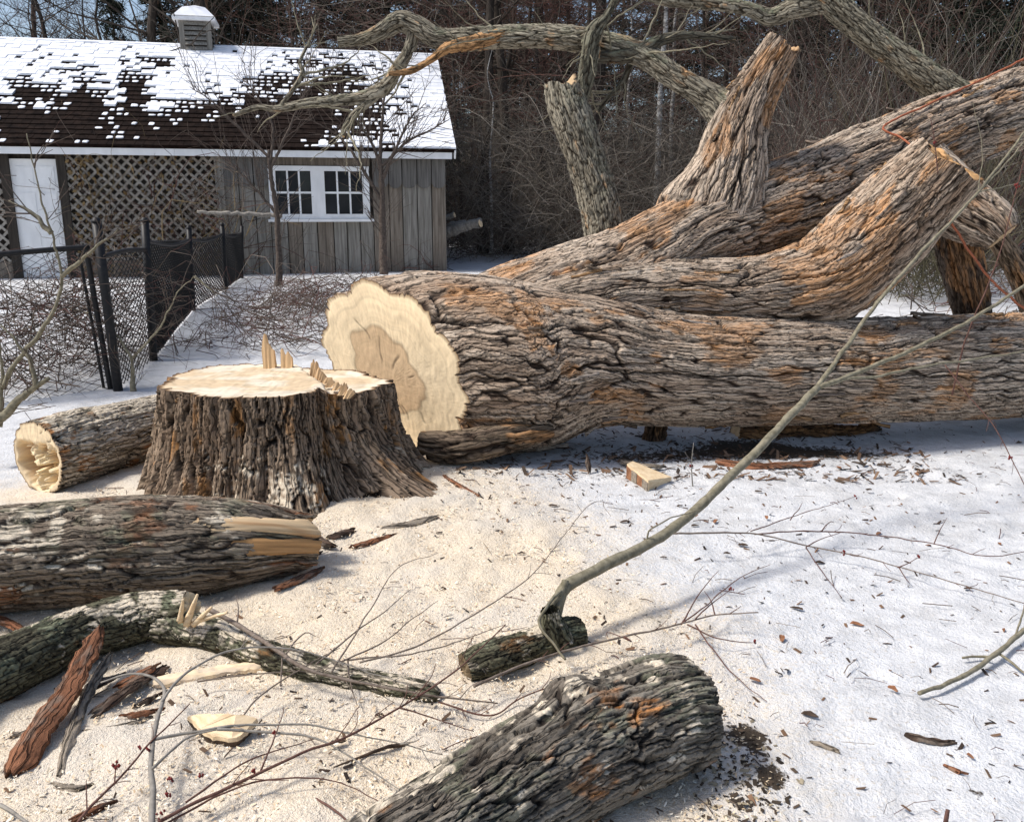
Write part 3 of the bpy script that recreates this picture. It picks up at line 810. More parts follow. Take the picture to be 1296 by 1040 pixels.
# ------------------------------------------------------------------ fence
def build_fence():
    posts = [((150, 494), (122, 281), .038), ((194, 456), (183, 280), .038), ((244, 392), (239, 289), .034), ((286, 366), (281, 285), .034)]
    g0 = G(150, 494)
    f = thing('chain_link_fence', 'leaning black chain link fence with round posts running back to the shed', 'fence', g0)
    P3 = []
    for (b, t, r) in posts:
        p = G(*b); q = P(t[0], t[1], p[1] + .02)
        stick_part('post', [p - (0, 0, .15), q], r, r, M['black_steel'], f, sides=12, knots=False, du=.4)
        stick_part('post_cap', [q, q + (0, 0, .035)], r * 1.12, r * .6, M['black_steel'], f, sides=12, knots=False, du=.02)
        P3.append((p, q))
    # last post at the shed wall
    p = G(306, 352); q = P(306, 286, p[1]); stick_part('post', [p, q], .03, .03, M['black_steel'], f, sides=10, knots=False, du=.4); P3.append((p, q))
    # gate panel to the left with its own bent frame
    gb = G(140, 492); gt = P(108, 313, gb[1] - .02); gl_t = P(-60, 327, gb[1] - .55); gl_b = G(-60, 520)
    g = thing('chain_link_gate', 'black chain link panel with bent tube frame at the left edge', 'gate', gb)
    stick_part('frame_tube', [gb, gb + (gt - gb) * .6, gt - (gt - gb) * .03, gt + (gl_t - gt) * .04, gl_t], .022, .022, M['black_steel'], g, sides=10, knots=False)
    stick_part('frame_tube', [gb + (-.07, .03, 0), gt + (-.07, .03, -.05)], .013, .013, M['black_steel'], g, sides=8, knots=False)
    def mesh(parent, a0, a1, b0, b1, nm='chain_link_mesh', wire=.0036):
        """diamond wire between bottom/top of two posts"""
        L = np.linalg.norm(b0 - a0); H = np.linalg.norm(a1 - a0); c = .056
        nw = int(L / c); nz = int(H / (c / 2))
        k = np.arange(nw + 1)[:, None]; z = np.arange(nz + 1)[None]
        s = (k + .5 * ((z % 2) * 2 - 1) * ((k % 2) * 2 - 1) * .98) / nw
        fz = z / nz + 0 * s
        sag = .02 * np.sin(s * 9 + fz * 5)
        q = ((a0 + (a1 - a0) * fz[..., None]) * (1 - np.clip(s, 0, 1)[..., None]) + (b0 + (b1 - b0) * fz[..., None]) * np.clip(s, 0, 1)[..., None])
        q = q + np.array([0, 1, 0]) * (sag + .004 * ((z % 2) * 2 - 1) * ((k % 2) * 2 - 1))[..., None]
        V, F = tubes(q, np.full(q.shape[:2], wire), 4)
        return mk(nm, V, F, M['black_steel'], parent)
    m = mesh(g, gl_b, gl_t, gb, gt)
    for (a, b) in zip(P3[:-1], P3[1:]):
        ta, tb = a[0] + (a[1] - a[0]) * .86, b[0] + (b[1] - b[0]) * .86
        if a is P3[0]: ta, tb = a[0] + (a[1] - a[0]) * .8, b[0] + (b[1] - b[0]) * .80
        mesh(f, a[0] + (0, 0, .02), ta, b[0] + (0, 0, .02), tb, wire=.0042 if a is P3[0] else .0085)
        mid = (ta + tb) / 2 + (0, 0, .02 if a is P3[0] else -.05)
        stick_part('top_rail', [ta, mid, tb], .02, .02, M['black_steel'], f, sides=8, knots=False)
build_fence()
# ------------------------------------------------------------------ the fallen tree
R2 = random.Random(8)
def side_twigs(pts, n, L, r0, spread=.9, up=.25):
    """short side shoots off a polyline"""
    out = []
    p = np.array(pts, float); c, s = spline(np.hstack([p, np.ones((len(p), 1))]), .02)
    for _ in range(n):
        i = R2.randrange(len(c) // 6, len(c) - 2)
        d = nrm((c[i + 1, :3] - c[i, :3])[None])[0]
        v = np.array([R2.gauss(0, 1), R2.gauss(0, 1) * .7, R2.gauss(up, .6)]); v = v - (v @ d) * d
        v = nrm(v[None])[0] * spread + d
        l = L * R2.uniform(.5, 1.2); q = c[i, :3]
        e = q + nrm(v[None])[0] * l
        out.append(([q, (q + e) / 2 + rng.normal(0, l * .06, 3), e], r0 * R2.uniform(.7, 1.1), .0009))
    return out


def CL(*rows):
    """(px, py, depth, radius) rows -> control points"""
    return [list(P(a, b, Y)) + [r] for a, b, Y, r in rows]

def ragged(k, L, seed):
    """torn end: the last stretch of a limb runs out unevenly round its girth"""
    def f(V, U, TH):
        e = sstep(U.max() - L, U.max(), U)
        T = nrm((V[-1].mean(0) - V[-max(4, int(.25 * len(V)))].mean(0))[None])[0]
        j = fbm(TH * 11, TH * 0 + 2, seed, 11, 3) - .5
        return V + T * (e * j * k)[..., None]
    return f

def build_tree():
    base = P(500, 465, 5.3); base[2] = 0
    tr = thing('fallen_tree', 'massive felled tree trunk with shaggy bark, stub limbs and freshly cut butt', 'fallen tree', base)
    # main stem, butt cut off at a slant
    ctrl = CL((492, 467, 5.30, .50), (550, 463, 5.30, .535), (640, 462, 5.32, .53), (740, 457, 5.30, .42), (850, 467, 5.30, .35), (1000, 470, 5.38, .34), (1150, 468, 5.6, .335), (1320, 460, 5.95, .345), (1560, 440, 6.6, .32))
    yc = ctrl[0][1]; x0 = ctrl[0][0]
    def scallop(U, TH):
        k = np.exp(-U / .5)
        s = np.abs(np.sin(TH * 2 * math.pi * 5.5 + .9 * np.sin(TH * 6.283) + .4))
        return 1 + k * (.11 * s - .06) + .05 * np.cos(TH * 6.283 * 2) * k
    def slant(V, U, TH):
        w = np.clip(1 - U / 1.7, 0, 1)
        V = V.copy(); V[..., 0] += -(V[..., 1] - yc) * 1.02 * w - (V[..., 2] - .53) * .10 * w
        return V
    sw = sweep(ctrl, .0085, .0068, FALLEN, 1, lobes=.05, deform=slant, flare=scallop)
    tube_part('trunk', sw, M['bark'], tr)
    ring = sw['V'][0]
    n = nrm(np.array([[-.70, -.70, .06]]))[0]
    def notch(X, Y, RH, ang):
        return X * 0, np.zeros(X.shape + (3,)), X * 0
    c = ring.mean(0)
    face_part('cut_face', ring, M['cut_wood'], tr, 3, K=60, heart=.52, rough=.004, normal=n, hc=np.array((.60, .43, .26)), centre=c + np.array([.0, .0, -.10]))
    # dark core check in the heartwood
    mk('end_cap', np.vstack([sw['V'][-1], sw['V'][-1].mean(0)]), [[i, (i + 1) % sw['nv'], sw['nv']] for i in range(sw['nv'])], M['raw_wood'], tr)
    # upper leader rising to the right
    U_ = sweep(CL((600, 425, 5.58, .32), (690, 390, 5.62, .36), (790, 350, 5.70, .325), (890, 297, 5.86, .295), (1000, 258, 6.1, .315), (1100, 214, 6.35, .295), (1200, 168, 6.65, .285), (1330, 125, 7.0, .29), (1500, 70, 7.5, .28)), .009, .0075, FALLEN, 2, lobes=.10)
    tube_part('limb', U_, M['bark'], tr)
    # thick stub rising in front of it, sawn off
    S_ = sweep(CL((650, 395, 5.36, .15), (730, 380, 5.40, .19), (840, 370, 5.46, .20), (950, 372, 5.50, .22), (1040, 355, 5.52, .285), (1105, 302, 5.52, .285), (1160, 248, 5.46, .255), (1203, 203, 5.36, .22)), .008, .0068, FALLEN, 3, lobes=.07, deform=ragged(.10, .3, 2))
    tube_part('limb', S_, M['bark'], tr)
    face_part('cut_end', S_['V'][-1], M['cut_wood'], tr, 6, K=18, heart=.4, rough=.02, normal=S_['T'][-1], sap=np.array((.62, .36, .16)), hc=np.array((.45, .22, .08)))
    # standing stub
    T_ = sweep(CL((893, 305, 5.90, .20), (908, 262, 5.90, .265), (924, 212, 5.92, .24), (938, 155, 5.95, .175), (962, 105, 5.95, .135), (992, 57, 5.93, .105)), .0085, .007, FALLEN, 4, lobes=.10, deform=ragged(.10, .25, 5), flare=lambda U, TH: 1 + .75 * np.exp(-(U / .30) ** 2) * np.sin(TH * 6.2832) ** 2)
    tube_part('limb', T_, M['bark'], tr)
    face_part('cut_end', T_['V'][-1], M['cut_wood'], tr, 7, K=14, heart=.4, rough=.02, normal=T_['T'][-1], sap=np.array((.60, .38, .20)))
    # broken limb behind the trunk, and the crooked crown branches
    def branch(rows, seed, st=LIMB, name='branch', amp=1.0, du=.011, lobes=.12, cap=True, tone=None):
        b = sweep(deform=ragged(.16, .22, seed) if seed == 5 else None, ctrl=[c_[:3] + [c_[3] * (.72 if st is not FALLEN else 1)] for c_ in CL(*rows)], du=du, dv=.009, st=st, seed=seed, lobes=lobes, amp=amp)
        tube_part(name, b, M['bark'], tr)
        if st is not FALLEN and name == 'branch' and seed not in (5,):
            for (q_, r0_, r1_) in side_twigs(b['pts'][::max(1, len(b['pts']) // 12)], 4, .6, .010, spread=1.0, up=.2) + side_twigs(b['pts'][::max(1, len(b['pts']) // 12)], 5, .28, .006, spread=1.0, up=.1):
                stick_part('twig', q_, r0_, .0015, M['pole'], tr, seed=seed, wob=.018, sides=5)
        for e, s in ((0, -1), (-1, 1)):
            if cap: face_part('branch_end', b['V'][e], M['cut_wood'], tr, seed, K=6, heart=.3, rough=.012, normal=b['T'][e] * s, sap=np.array((.58, .42, .25)))
        return b
    branch([(768, 330, 6.0, .19), (762, 270, 6.02, .18), (747, 215, 6.05, .172), (730, 165, 6.06, .172), (718, 130, 6.08, .165), (712, 108, 6.1, .14)], 5, LIMB)
    branch([(935, 155, 6.0, .23), (897, 124, 6.05, .13), (850, 95, 6.12, .108), (815, 72, 6.2, .10), (770, 58, 6.25, .10), (715, 48, 6.3, .105), (650, 47, 6.35, .095), (590, 50, 6.4, .095), (555, 50, 6.4, .085), (530, 36, 6.42, .085), (505, 28, 6.44, .08), (480, 42, 6.45, .06), (455, 50, 6.5, .045), (428, 53, 6.5, .036)], 6, LIMB)
    branch([(525, 32, 6.42, .05), (518, 62, 6.4, .05), (503, 88, 6.38, .052), (485, 112, 6.36, .055), (455, 124, 6.35, .05), (420, 128, 6.35, .042), (385, 132, 6.35, .037), (350, 138, 6.35, .03), (325, 136, 6.36, .022), (296, 146, 6.36, .014)], 7, LIMB)
    branch([(640, 45, 6.33, .05), (600, 55, 6.3, .055), (565, 62, 6.28, .045), (545, 76, 6.27, .03), (520, 90, 6.27, .03), (492, 94, 6.27, .018)], 8, dict(LIMB, a=(.46, .27, .12), b=(.28, .15, .07), oam=.35, lich=0))
    branch([(495, 105, 6.36, .03), (470, 128, 6.34, .035), (448, 145, 6.33, .03), (438, 160, 6.32, .025), (434, 172, 6.3, .02)], 9, LIMB)
    branch([(352, 138, 6.35, .02), (372, 112, 6.36, .02), (383, 92, 6.38, .02), (380, 78, 6.4, .015), (392, 52, 6.42, .012), (402, 30, 6.45, .006)], 10, LIMB)
    branch([(788, -20, 6.15, .028), (768, 20, 6.12, .035), (752, 42, 6.1, .075), (745, 75, 6.1, .075), (740, 105, 6.1, .07), (732, 138, 6.1, .05)], 11, dict(LIMB, a=(.20, .19, .14), b=(.11, .10, .07)))
    branch([(745, 72, 6.2, .04), (775, 72, 6.18, .05), (805, 68, 6.18, .055), (835, 52, 6.2, .045), (870, 45, 6.25, .03), (930, 50, 6.3, .018)], 12, dict(LIMB, a=(.14, .13, .10), b=(.08, .07, .05)))
    branch([(800, 75, 6.3, .028), (788, 105, 6.3, .026), (768, 125, 6.3, .024), (757, 142, 6.3, .02)], 13, dict(LIMB, a=(.14, .13, .10), b=(.08, .07, .05)))
    branch([(1245, 165, 6.75, .26), (1200, 118, 6.75, .155), (1150, 82, 6.76, .13), (1105, 48, 6.78, .125), (1065, 15, 6.8, .12), (1030, -15, 6.82, .11), (985, -45, 6.85, .10)], 14, dict(LIMB, a=(.38, .34, .25)))
    branch([(1060, 5, 6.8, .085), (1010, 10, 6.85, .085), (975, 22, 6.9, .07), (950, 12, 6.9, .06), (905, 4, 6.95, .07), (850, 0, 7.0, .06), (790, -12, 7.0, .045)], 15, dict(LIMB, lich=.8))
    # broken limb hanging below the leader on the right, shaded root of it down to the ground
    b = branch([(1160, 215, 6.3, .20), (1215, 262, 6.15, .21), (1252, 285, 6.05, .17), (1268, 300, 6.0, .12)], 16, FALLEN, name='limb')
    branch([(1205, 270, 6.3, .20), (1215, 320, 6.35, .19), (1228, 375, 6.4, .17), (1235, 420, 6.45, .15)], 17, dict(FALLEN, a=(.16, .12, .09), b=(.08, .06, .045)), name='limb')  # bark tones darkened for the shade this limb stands in
    branch([(1262, 300, 6.7, .10), (1290, 345, 6.65, .12), (1310, 395, 6.6, .13)], 18, dict(FALLEN, a=(.34, .25, .16)), name='limb')
    # props under the trunk
    for rows, s in (([(835, 520, 5.5, .09), (828, 560, 5.45, .075), (826, 583, 5.42, .06)], 19), ([(930, 548, 5.55, .10), (980, 556, 5.6, .13), (1060, 553, 5.7, .10), (1110, 545, 5.8, .06)], 20)):
        branch(rows, s, dict(FALLEN, a=(.20, .12, .075), b=(.11, .07, .045), cu=.12, amp=.02), name='stub')
    # loose slab of bark and wood under the butt
    sl = sweep(CL((532, 560, 4.86, .055), (580, 566, 4.80, .085), (640, 556, 4.80, .075), (700, 545, 4.85, .03)), .009, .01, dict(FALLEN, a=(.24, .18, .12), b=(.13, .095, .07), amp=.018), 21, lobes=.2)
    tube_part('bark_slab', sl, M['bark'], tr)
    # peeling bark flaps along the trunk, curling off the surface
    fl = random.Random(4)
    for (src, lo, hi, cnt) in ((sw, .05, .75, 46), (U_, .15, .8, 34), (S_, .12, .9, 22), (T_, .3, .95, 10)):
        for _ in range(cnt):
            i = int(src['nu'] * fl.uniform(lo, hi)); j = int(src['nv'] * fl.uniform(.45, .98)) if src is not T_ else fl.randrange(src['nv'])
            L = fl.uniform(.10, .30); w = fl.uniform(.014, .032)
            ni = max(int(L / .0085), 4)
            if i + ni >= src['nu']: continue
            n = 8; V = []
            jw = max(int(w / .0085), 2)
            lift = fl.uniform(.012, .05); sgn = fl.choice((0, 1)); drift = fl.uniform(-.25, .25)
            for a in range(n):
                f = a / (n - 1); ii = i + int(f * ni); jj = (j + int(drift * f * jw * 3)) % src['nv']
                ff = f if sgn else 1 - f
                ww = max(1, int(jw * (1 - .7 * ff ** 2)))
                c = src['pts'][ii]
                A = src['V'][ii, (jj - ww) % src['nv']]; B = src['V'][ii, (jj + ww) % src['nv']]; Cc = (A + B) / 2
                o = nrm((Cc - c)[None])[0]
                up = .004 + lift * ff ** 2
                V += [A + o * up * .7, Cc + o * (up + .010), B + o * up * .8, B + o * (up * .8 - .006), Cc + o * (up - .001), A + o * (up * .7 - .006)]
            F = grid_faces(n, 6).tolist() + [[5, 4, 3, 2, 1, 0], [(n - 1) * 6 + q for q in range(6)]]
            cc = np.array(random.choice([(.36, .30, .25), (.27, .21, .165), (.19, .14, .10), (.40, .24, .12)])) * fl.uniform(.8, 1.15)
            V = np.array(V)
            mk('bark_flap', V, F, M['bark'], tr, np.repeat(cc[None], len(V), 0), V @ np.array([[1, 0, 0], [0, .6, .8], [0, .8, .6]]))
    return sw
TRUNK = build_tree()

# ------------------------------------------------------------------ stump
def build_stump():
    cx, cy = STC
    base = np.array([cx, cy, 0.0])
    st = thing('stump', 'wide freshly cut tree stump with deeply ridged brown bark', 'stump', base)
    H = .60
    rx, ry = .565, .45
    nv = 620; nz = 110
    th = np.arange(nv) / nv; an = th * 2 * math.pi
    def outline(a):
        # lobed rim: notch between the main body and the lower right lobe
        r = 1 + .05 * np.sin(3 * a + .4) + .045 * np.sin(5 * a + 2.0) + .03 * np.sin(9 * a)
        r = r - .13 * np.exp(-(((a - 5.5 + math.pi) % (2 * math.pi) - math.pi) / .13) ** 2)      # cleft at the front right
        return r
    ctrl = [[cx, cy, -.04, .60], [cx, cy, .2, .60], [cx, cy, .4, .60], [cx, cy, H, .60]]
    def shape(V, U, TH):
        a = TH * 2 * math.pi
        z = V[..., 2]
        rad = np.hypot(V[..., 0] - cx, V[..., 1] - cy) - .60      # bark relief
        # world angle of this column
        A = np.arctan2(V[..., 1] - cy, V[..., 0] - cx)
        f = np.clip((H - z) / H, 0, 1.1)
        R = outline(A % (2 * math.pi))
        fl = 1 + .07 * f + .12 * f ** 3
        # roots: the right front one runs far out
        for (ra, rw, rl) in ((-.50, .32, .75), (-1.20, .26, .34), (-1.55, .16, .16), (-2.2, .3, .14), (3.0, .3, .14), (.5, .35, .3), (1.8, .4, .2)):
            dA = (A - ra + math.pi) % (2 * math.pi) - math.pi
            fl = fl + rl * np.exp(-(dA / rw) ** 2) * f ** 3.2
        ridg = 1 + .06 * np.abs(np.sin(A * 13 + 2.2 * np.sin(A * 3) + f * 1.1)) * (.5 + f)
        k = R * fl * ridg
        V = V.copy()
        V[..., 0] = cx + (rx * k + rad * 1.15) * np.cos(A)
        V[..., 1] = cy + (ry * k + rad * 1.15) * np.sin(A)
        # rim: right lobe sits lower
        low = sstep(-.06, .03, (V[..., 0] - cx) - .23 + (V[..., 1] - cy) * .47)
        zz = z - low * .035 * (z / H)
        V[..., 2] = np.where(z > H - .012, zz + .02 * (fbm(A * 9 + 20, A * 0 + 2, 6, oct=3) - .5), zz)
        return V
    sw = sweep(ctrl, .0058, .0068, STUMP, 5, lobes=.02, down=(0, 1, 0), deform=shape)
    tube_part('bark', sw, M['bark'], st)
    ring = sw['V'][-1]
    def dig(X, Y, RH, ang):
        return X * 0, np.zeros(X.shape + (3,)), X * 0
    # sawn top, stepped where the hinge broke
    K = 46; n = len(ring); c = np.array([cx, cy, H - .005])
    rho = np.linspace(1, .004, K) ** .9
    V = c + (inner(ring, rho) - c) * rho[:, None, None]
    X = V[..., 0] - cx; Y = V[..., 1] - cy
    low = sstep(-.015, .012, X - .23 + Y * .47 + .04 * (fbm(Y * 22 + 3, X * 0, 4, oct=3) - .5))
    inn = np.clip((1 - rho) * 9, 0, 1)[:, None]
    V[..., 2] = V[..., 2] * (1 - inn) + inn * (H - low * .05 + .012 * (fbm(X * 7 + 9, Y * 7 + 9, 3, oct=3) - .5) + .006 * (fbm(X * 40 + 9, Y * 10 + 9, 8, oct=2) - .5) + .012 * X)
    dustn = fbm(X * 5 + 3, Y * 7 + 3, 9, oct=4)[..., None]
    col = np.array((.62, .52, .375)) * (.80 + .3 * fbm(X * 60, Y * 14, 5, oct=2)[..., None])
    col = col + (np.array((.56, .40, .235)) - col) * sstep(.46, .62, dustn) * .6
    col = col + (np.array((.72, .645, .52)) - col) * sstep(.50, .40, dustn) * .6
    rd = np.hypot(X + .1, Y * 1.25)
    col = col * (.86 + .26 * vnoise(rd / .016, rd * 0 + 2, 4))[..., None] * (.90 + .20 * vnoise((Y + .35 * X + .12 * X * X) / .014, X * 2, 7))[..., None]
    col[0] = (.07, .042, .025); col[1] = (.26, .16, .085)
    mk('cut_top', V, grid_faces(K, n), M['cut_wood'], st, np.clip(col, 0, 1), np.stack([X, Y, X * 0], -1))
    # torn hinge splinters
    def splinter(px, py0, py1, Y, wpx, dep, sd):
        r = random.Random(sd)
        k = Y / FPX; b = P(px, py0, Y); b[2] = H - .03; t = P(px, py1, Y)
        n = 7; hz = t[2] - b[2]
        V = []; F = []
        tops = [(r.random() * .5 + (1 - abs(i / (n - 1) - .35) * .8)) for i in range(n)]
        mx = max(tops); tops = [q / mx for q in tops]
        for i in range(n):
            x = b[0] + (i / (n - 1) - .5) * wpx * k
            for (yy, f) in ((-dep / 2, 1), (dep / 2, .93)):
                V += [(x, b[1] + yy + r.uniform(-.004, .004), b[2]), (x + r.uniform(-.003, .003) + .012 * (px - 360) / 40, b[1] + yy * .6, b[2] + hz * tops[i] * f)]
        for i in range(n - 1):
            a, c_ = i * 4, i * 4 + 4
            F += [[a, c_, c_ + 1, a + 1], [c_ + 2, a + 2, a + 3, c_ + 3], [a + 1, c_ + 1, c_ + 3, a + 3]]
        F += [[0, 1, 3, 2], [n * 4 - 4, n * 4 - 2, n * 4 - 1, n * 4 - 3]]
        V = np.array(V)
        cc = np.array((.66, .45, .25)) * np.repeat(np.array([r.uniform(.75, 1.15) for _ in range(n)]), 4)[:, None]
        mk('splinter', V, F, M['cut_wood'], st, cc, np.stack([V[:, 2], V[:, 0], V[:, 1]], -1), smooth=False)
    splinter(343, 475, 421, 4.92, 15, .05, 1); splinter(364, 475, 440, 4.92, 14, .04, 2)
    for i, (px, py, h, Y) in enumerate([(397, 476, 22, 4.78), (403, 480, 16, 4.70), (409, 484, 12, 4.6), (416, 488, 11, 4.5), (424, 492, 9, 4.42), (432, 497, 14, 4.30), (439, 500, 9, 4.22)]):
        splinter(px, py, py - h, Y, 9, .04, 10 + i)
build_stump()

# ------------------------------------------------------------------ logs
def log(name, label, rows, st, seed, grounded=False, du=.006, dv=.006, lobes=.06, amp=1.0, flare=None, deform=None, ends=(), group=None):
    c = [list(G(a, b, h)) + [r] for a, b, h, r in rows] if grounded else CL(*rows)
    b = np.array(c[len(c) // 2][:3]); b[2] = ground_h(b[0], b[1])
    t = thing(name, label, 'log', b, group)
    sw = sweep(c, du, dv, st, seed, lobes=lobes, amp=amp, flare=flare, deform=deform)
    tube_part('bark', sw, M['bark'], t)
    for e, kw in ends:
        i = 0 if e == 0 else -1
        face_part('cut_end', sw['V'][i], M['cut_wood'], t, seed, normal=sw['T'][i] * (-1 if e == 0 else 1), **kw)
    return t, sw

# log across the left foreground, right end torn
def torn(V, U, TH):
    e = sstep(U.max() - .42, U.max(), U)
    V = V.copy()
    j = fbm(TH * 9, TH * 0 + 2, 3, 9, 4) - .45
    V += np.array([1, .1, 0]) * (e * j * .36)[..., None]
    c = V.mean(1, keepdims=True)
    return c + (V - c) * (1 - .28 * e ** 2 * (.5 + vnoise(TH * 7, TH * 0, 4, 7)))[..., None]
lt, lsw = log('log', 'grey brown log with torn end lying in front of the stump, dusted with sawdust', [(-160, 722, 2.96, .205), (0, 706, 3.05, .205), (120, 698, 3.15, .205), (230, 692, 3.24, .195), (310, 690, 3.32, .185), (372, 692, 3.40, .165)], DARKLOG, 6, deform=torn, lobes=.08,
    ends=((1, dict(K=16, heart=.2, rough=.05, sap=np.array((.66, .47, .28)), hc=np.array((.5, .30, .14)))),))
# peeled patch of pale torn wood at the log's end
def peel(sw, th0, th1, u0, u1, lift, col, parent, name, seed):
    nu, nv = sw['nu'], sw['nv']
    i0, i1 = int(u0 * nu), int(u1 * nu) - 1; j0, j1 = int(th0 * nv), int(th1 * nv)
    jj = np.arange(j0, j1); ii = np.arange(i0, i1, 2)
    V = sw['V'][np.ix_(ii, jj % nv)]; c = sw['pts'][ii][:, None]
    f = (np.arange(len(ii)) / (len(ii) - 1))[:, None]; g = (np.arange(len(jj)) / (len(jj) - 1))[None]
    jag = .9 * fbm(f * 7 + g * 0, (g > .5) * 3.0 + f * 0, seed + 5, oct=3)
    edge = np.minimum(np.minimum(g, 1 - g) * 5 - jag, np.minimum(f * 2.6 - 1.1 * vnoise(g * 13, f * 0, seed), (1 - f) * 14 + .3))
    rr = np.linalg.norm(V - c, axis=-1, keepdims=True).mean() 
    R = rr + lift * np.clip(edge, -.6, 1)[..., None] + .006 * (fbm(g * 30 + f * 0, f * 3 + g * 0, seed, oct=2)[..., None] - .5)
    R0 = np.linalg.norm(V - c, axis=-1, keepdims=True)
    V = c + nrm(V - c) * (np.where(edge[..., None] < .15, R0 - .012, np.maximum(R, R0 * .5)))
    cc = np.array(col) * (.55 + .9 * fbm(g * 30 + f * 0, f * 2.5 + g * 0, seed + 1, oct=4))[..., None]
    rot = sstep(.55, .66, fbm(g * 4 + 3, f * 3 + 7, seed + 2, oct=2))[..., None]
    cc = cc + (np.array((.40, .22, .10)) - cc) * rot * .7
    mk(name, V, grid_faces(len(ii), len(jj), wrap=False), M['cut_wood'], parent, np.clip(cc, 0, 1), np.stack([f * .3 + g * 0, g * .3 + f * 0, f * 0 + g * 0], -1))
peel(lsw, .585, .665, .60, .998, .008, (.58, .42, .25), lt, 'peeled_wood', 3)
peel(lsw, .655, .745, .66, .998, .003, (.42, .23, .095), lt, 'peeled_wood', 6)

# hollow log behind it
def rotten(X, Y, RH, ang):
    hole = sstep(.90, .80, RH + .30 * (fbm(X * 9 + 3, Y * 9 + 3, 5, oct=3) - .5)) * sstep(.08, -.03, HOLE(X, Y))
    n = fbm(X * 30 + 5, Y * 30 + 5, 7, oct=4)
    depth = -hole * np.clip((n - .30) * .55, .0, .25)
    col = np.array((.56, .30, .11)) + (np.array((.82, .68, .44)) - np.array((.56, .30, .11))) * sstep(.60, .38, n)[..., None]
    return depth, col, hole
HOLE = lambda X, Y: -X - .02                # lower part of the face; X runs towards the seam at the bottom
log('log', 'hollow log with rotten cut face lying behind the torn log, left of the stump', [(48, 579, 4.42, .193), (95, 566, 4.62, .195), (150, 552, 4.9, .19), (230, 532, 5.35, .18), (300, 520, 5.8, .17)], dict(GREY, a=(.40, .34, .26), b=(.21, .17, .125), dust=.95, lich=.2, amp=.012, dz=(-.25, .3)), 7, lobes=.06,
    ends=((0, dict(K=44, heart=.0, rough=.004, dig=rotten)),))

# mossy log, broken, dark end at the left edge
mt, msw = log('log', 'mossy broken log under the bark strips at the left edge', [(-120, 905, .09, .095), (0, 848, .09, .095), (90, 806, .09, .09), (170, 783, .09, .09), (238, 775, .09, .078)], MOSSY, 8, grounded=True, du=.005, dv=.005, lobes=.10, ends=((1, dict(K=10, heart=.3, rough=.05, sap=np.array((.76, .60, .38)))),))
for i, (a, b_, w) in enumerate((((236, 790), (250, 752), .016), ((245, 790), (268, 768), .013), ((250, 785), (288, 775), .012), ((228, 785), (232, 758), .012))):
    stick_part('splinter', [P(*a, 2.72), P(*b_, 2.70 - .02 * i)], w, .004, M['raw_wood'], mt, seed=i, sides=5)
log('log', 'thin mossy limb running right from the broken log, half under sawdust', [(205, 792, .06, .06), (280, 808, .05, .055), (360, 838, .035, .046), (450, 862, .022, .042), (535, 876, .015, .036), (556, 880, .01, .018)], dict(MOSSY, dust=.45, lich=.4), 9, grounded=True, du=.005, dv=.005, lobes=.14)
log('log', 'short mossy chunk of branch at the foot of the slender pole', [(588, 846, .035, .044), (620, 834, .045, .055), (665, 820, .045, .052), (705, 806, .045, .05), (732, 799, .045, .05)], dict(MOSSY, dust=.3), 10, grounded=True, du=.004, dv=.004, lobes=.15, ends=((0, dict(K=8, heart=.2, rough=.02, sap=np.array((.2, .15, .09)), hc=np.array((.12, .09, .06)))), (1, dict(K=8, heart=.2, rough=.02, sap=np.array((.22, .14, .08)), hc=np.array((.12, .09, .06))))))
log('log', 'upright mossy knob gripping the foot of the slender pole', [(712, 812, 2.68, .042), (700, 790, 2.68, .042), (695, 770, 2.68, .03)], dict(MOSSY, dust=.1), 11, du=.004, dv=.004, lobes=.3)

# near log in the foreground, knotted at the middle
def knot(U, TH):
    k = .26 * np.exp(-((U - .36) / .07) ** 2) * np.exp(-(((TH - .60 + .5) % 1 - .5) / .13) ** 2)
    c = -.30 * np.exp(-((U - .45) / .05) ** 2) * np.exp(-(((TH - .80 + .5) % 1 - .5) / .12) ** 2)
    return 1 + k + c
ft, fsw = log('log', 'thick grey ridged log in the foreground with orange bare patches', [(876, 904, .125, .135), (840, 911, .13, .150), (765, 939, .13, .150), (690, 976, .125, .142), (615, 1022, .12, .130), (520, 1085, .115, .122), (430, 1150, .115, .118)], dict(GREY, oam=.075), 9, grounded=True, du=.0034, dv=.0034, lobes=.14, flare=knot,
    ends=((0, dict(K=20, heart=.4, rough=.01)),))
# ------------------------------------------------------------------ slender pole leaning from the chunk up to the right
def px3(rows): return [P(a, b, Y) for a, b, Y in rows]
def gp(rows): return [G(a, b, h) for a, b, h in rows]

def branch_thing(name, label, stems, mat, twigs=(), cat='branch', wob=.004, buds=(), twig_mat=None, group=None, bud_r=.006):
    """stems / twigs: (points, r0, r1)"""
    b = np.array(stems[0][0][0], float)
    t = thing(name, label, cat, b, group)
    for k, (pts, r0, r1) in enumerate(stems): stick_part('stem', pts, r0, r1, mat, t, seed=k + len(label), wob=wob, sides=14 if r0 > .012 else 6)
    for k, (pts, r0, r1) in enumerate(twigs): stick_part('twig', pts, r0, r1, twig_mat or mat, t, seed=k + 3, wob=wob * 1.5, sides=5)
    for q in buds:
        V = []; F = []
        for _ in range(5):
            c = np.array(q) + rng.normal(0, bud_r * .7, 3); r = bud_r * (.5 + .5 * random.random())
            n = len(V); V += [c + np.array(d) * r for d in ((1, 0, 0), (-1, 0, 0), (0, 1, 0), (0, -1, 0), (0, 0, 1.3), (0, 0, -1.3))]
            F += [[n + i for i in f] for f in ((0, 2, 4), (2, 1, 4), (1, 3, 4), (3, 0, 4), (2, 0, 5), (1, 2, 5), (3, 1, 5), (0, 3, 5))]
        mk('bud_cluster', V, F, M['bud'], t)
    return t

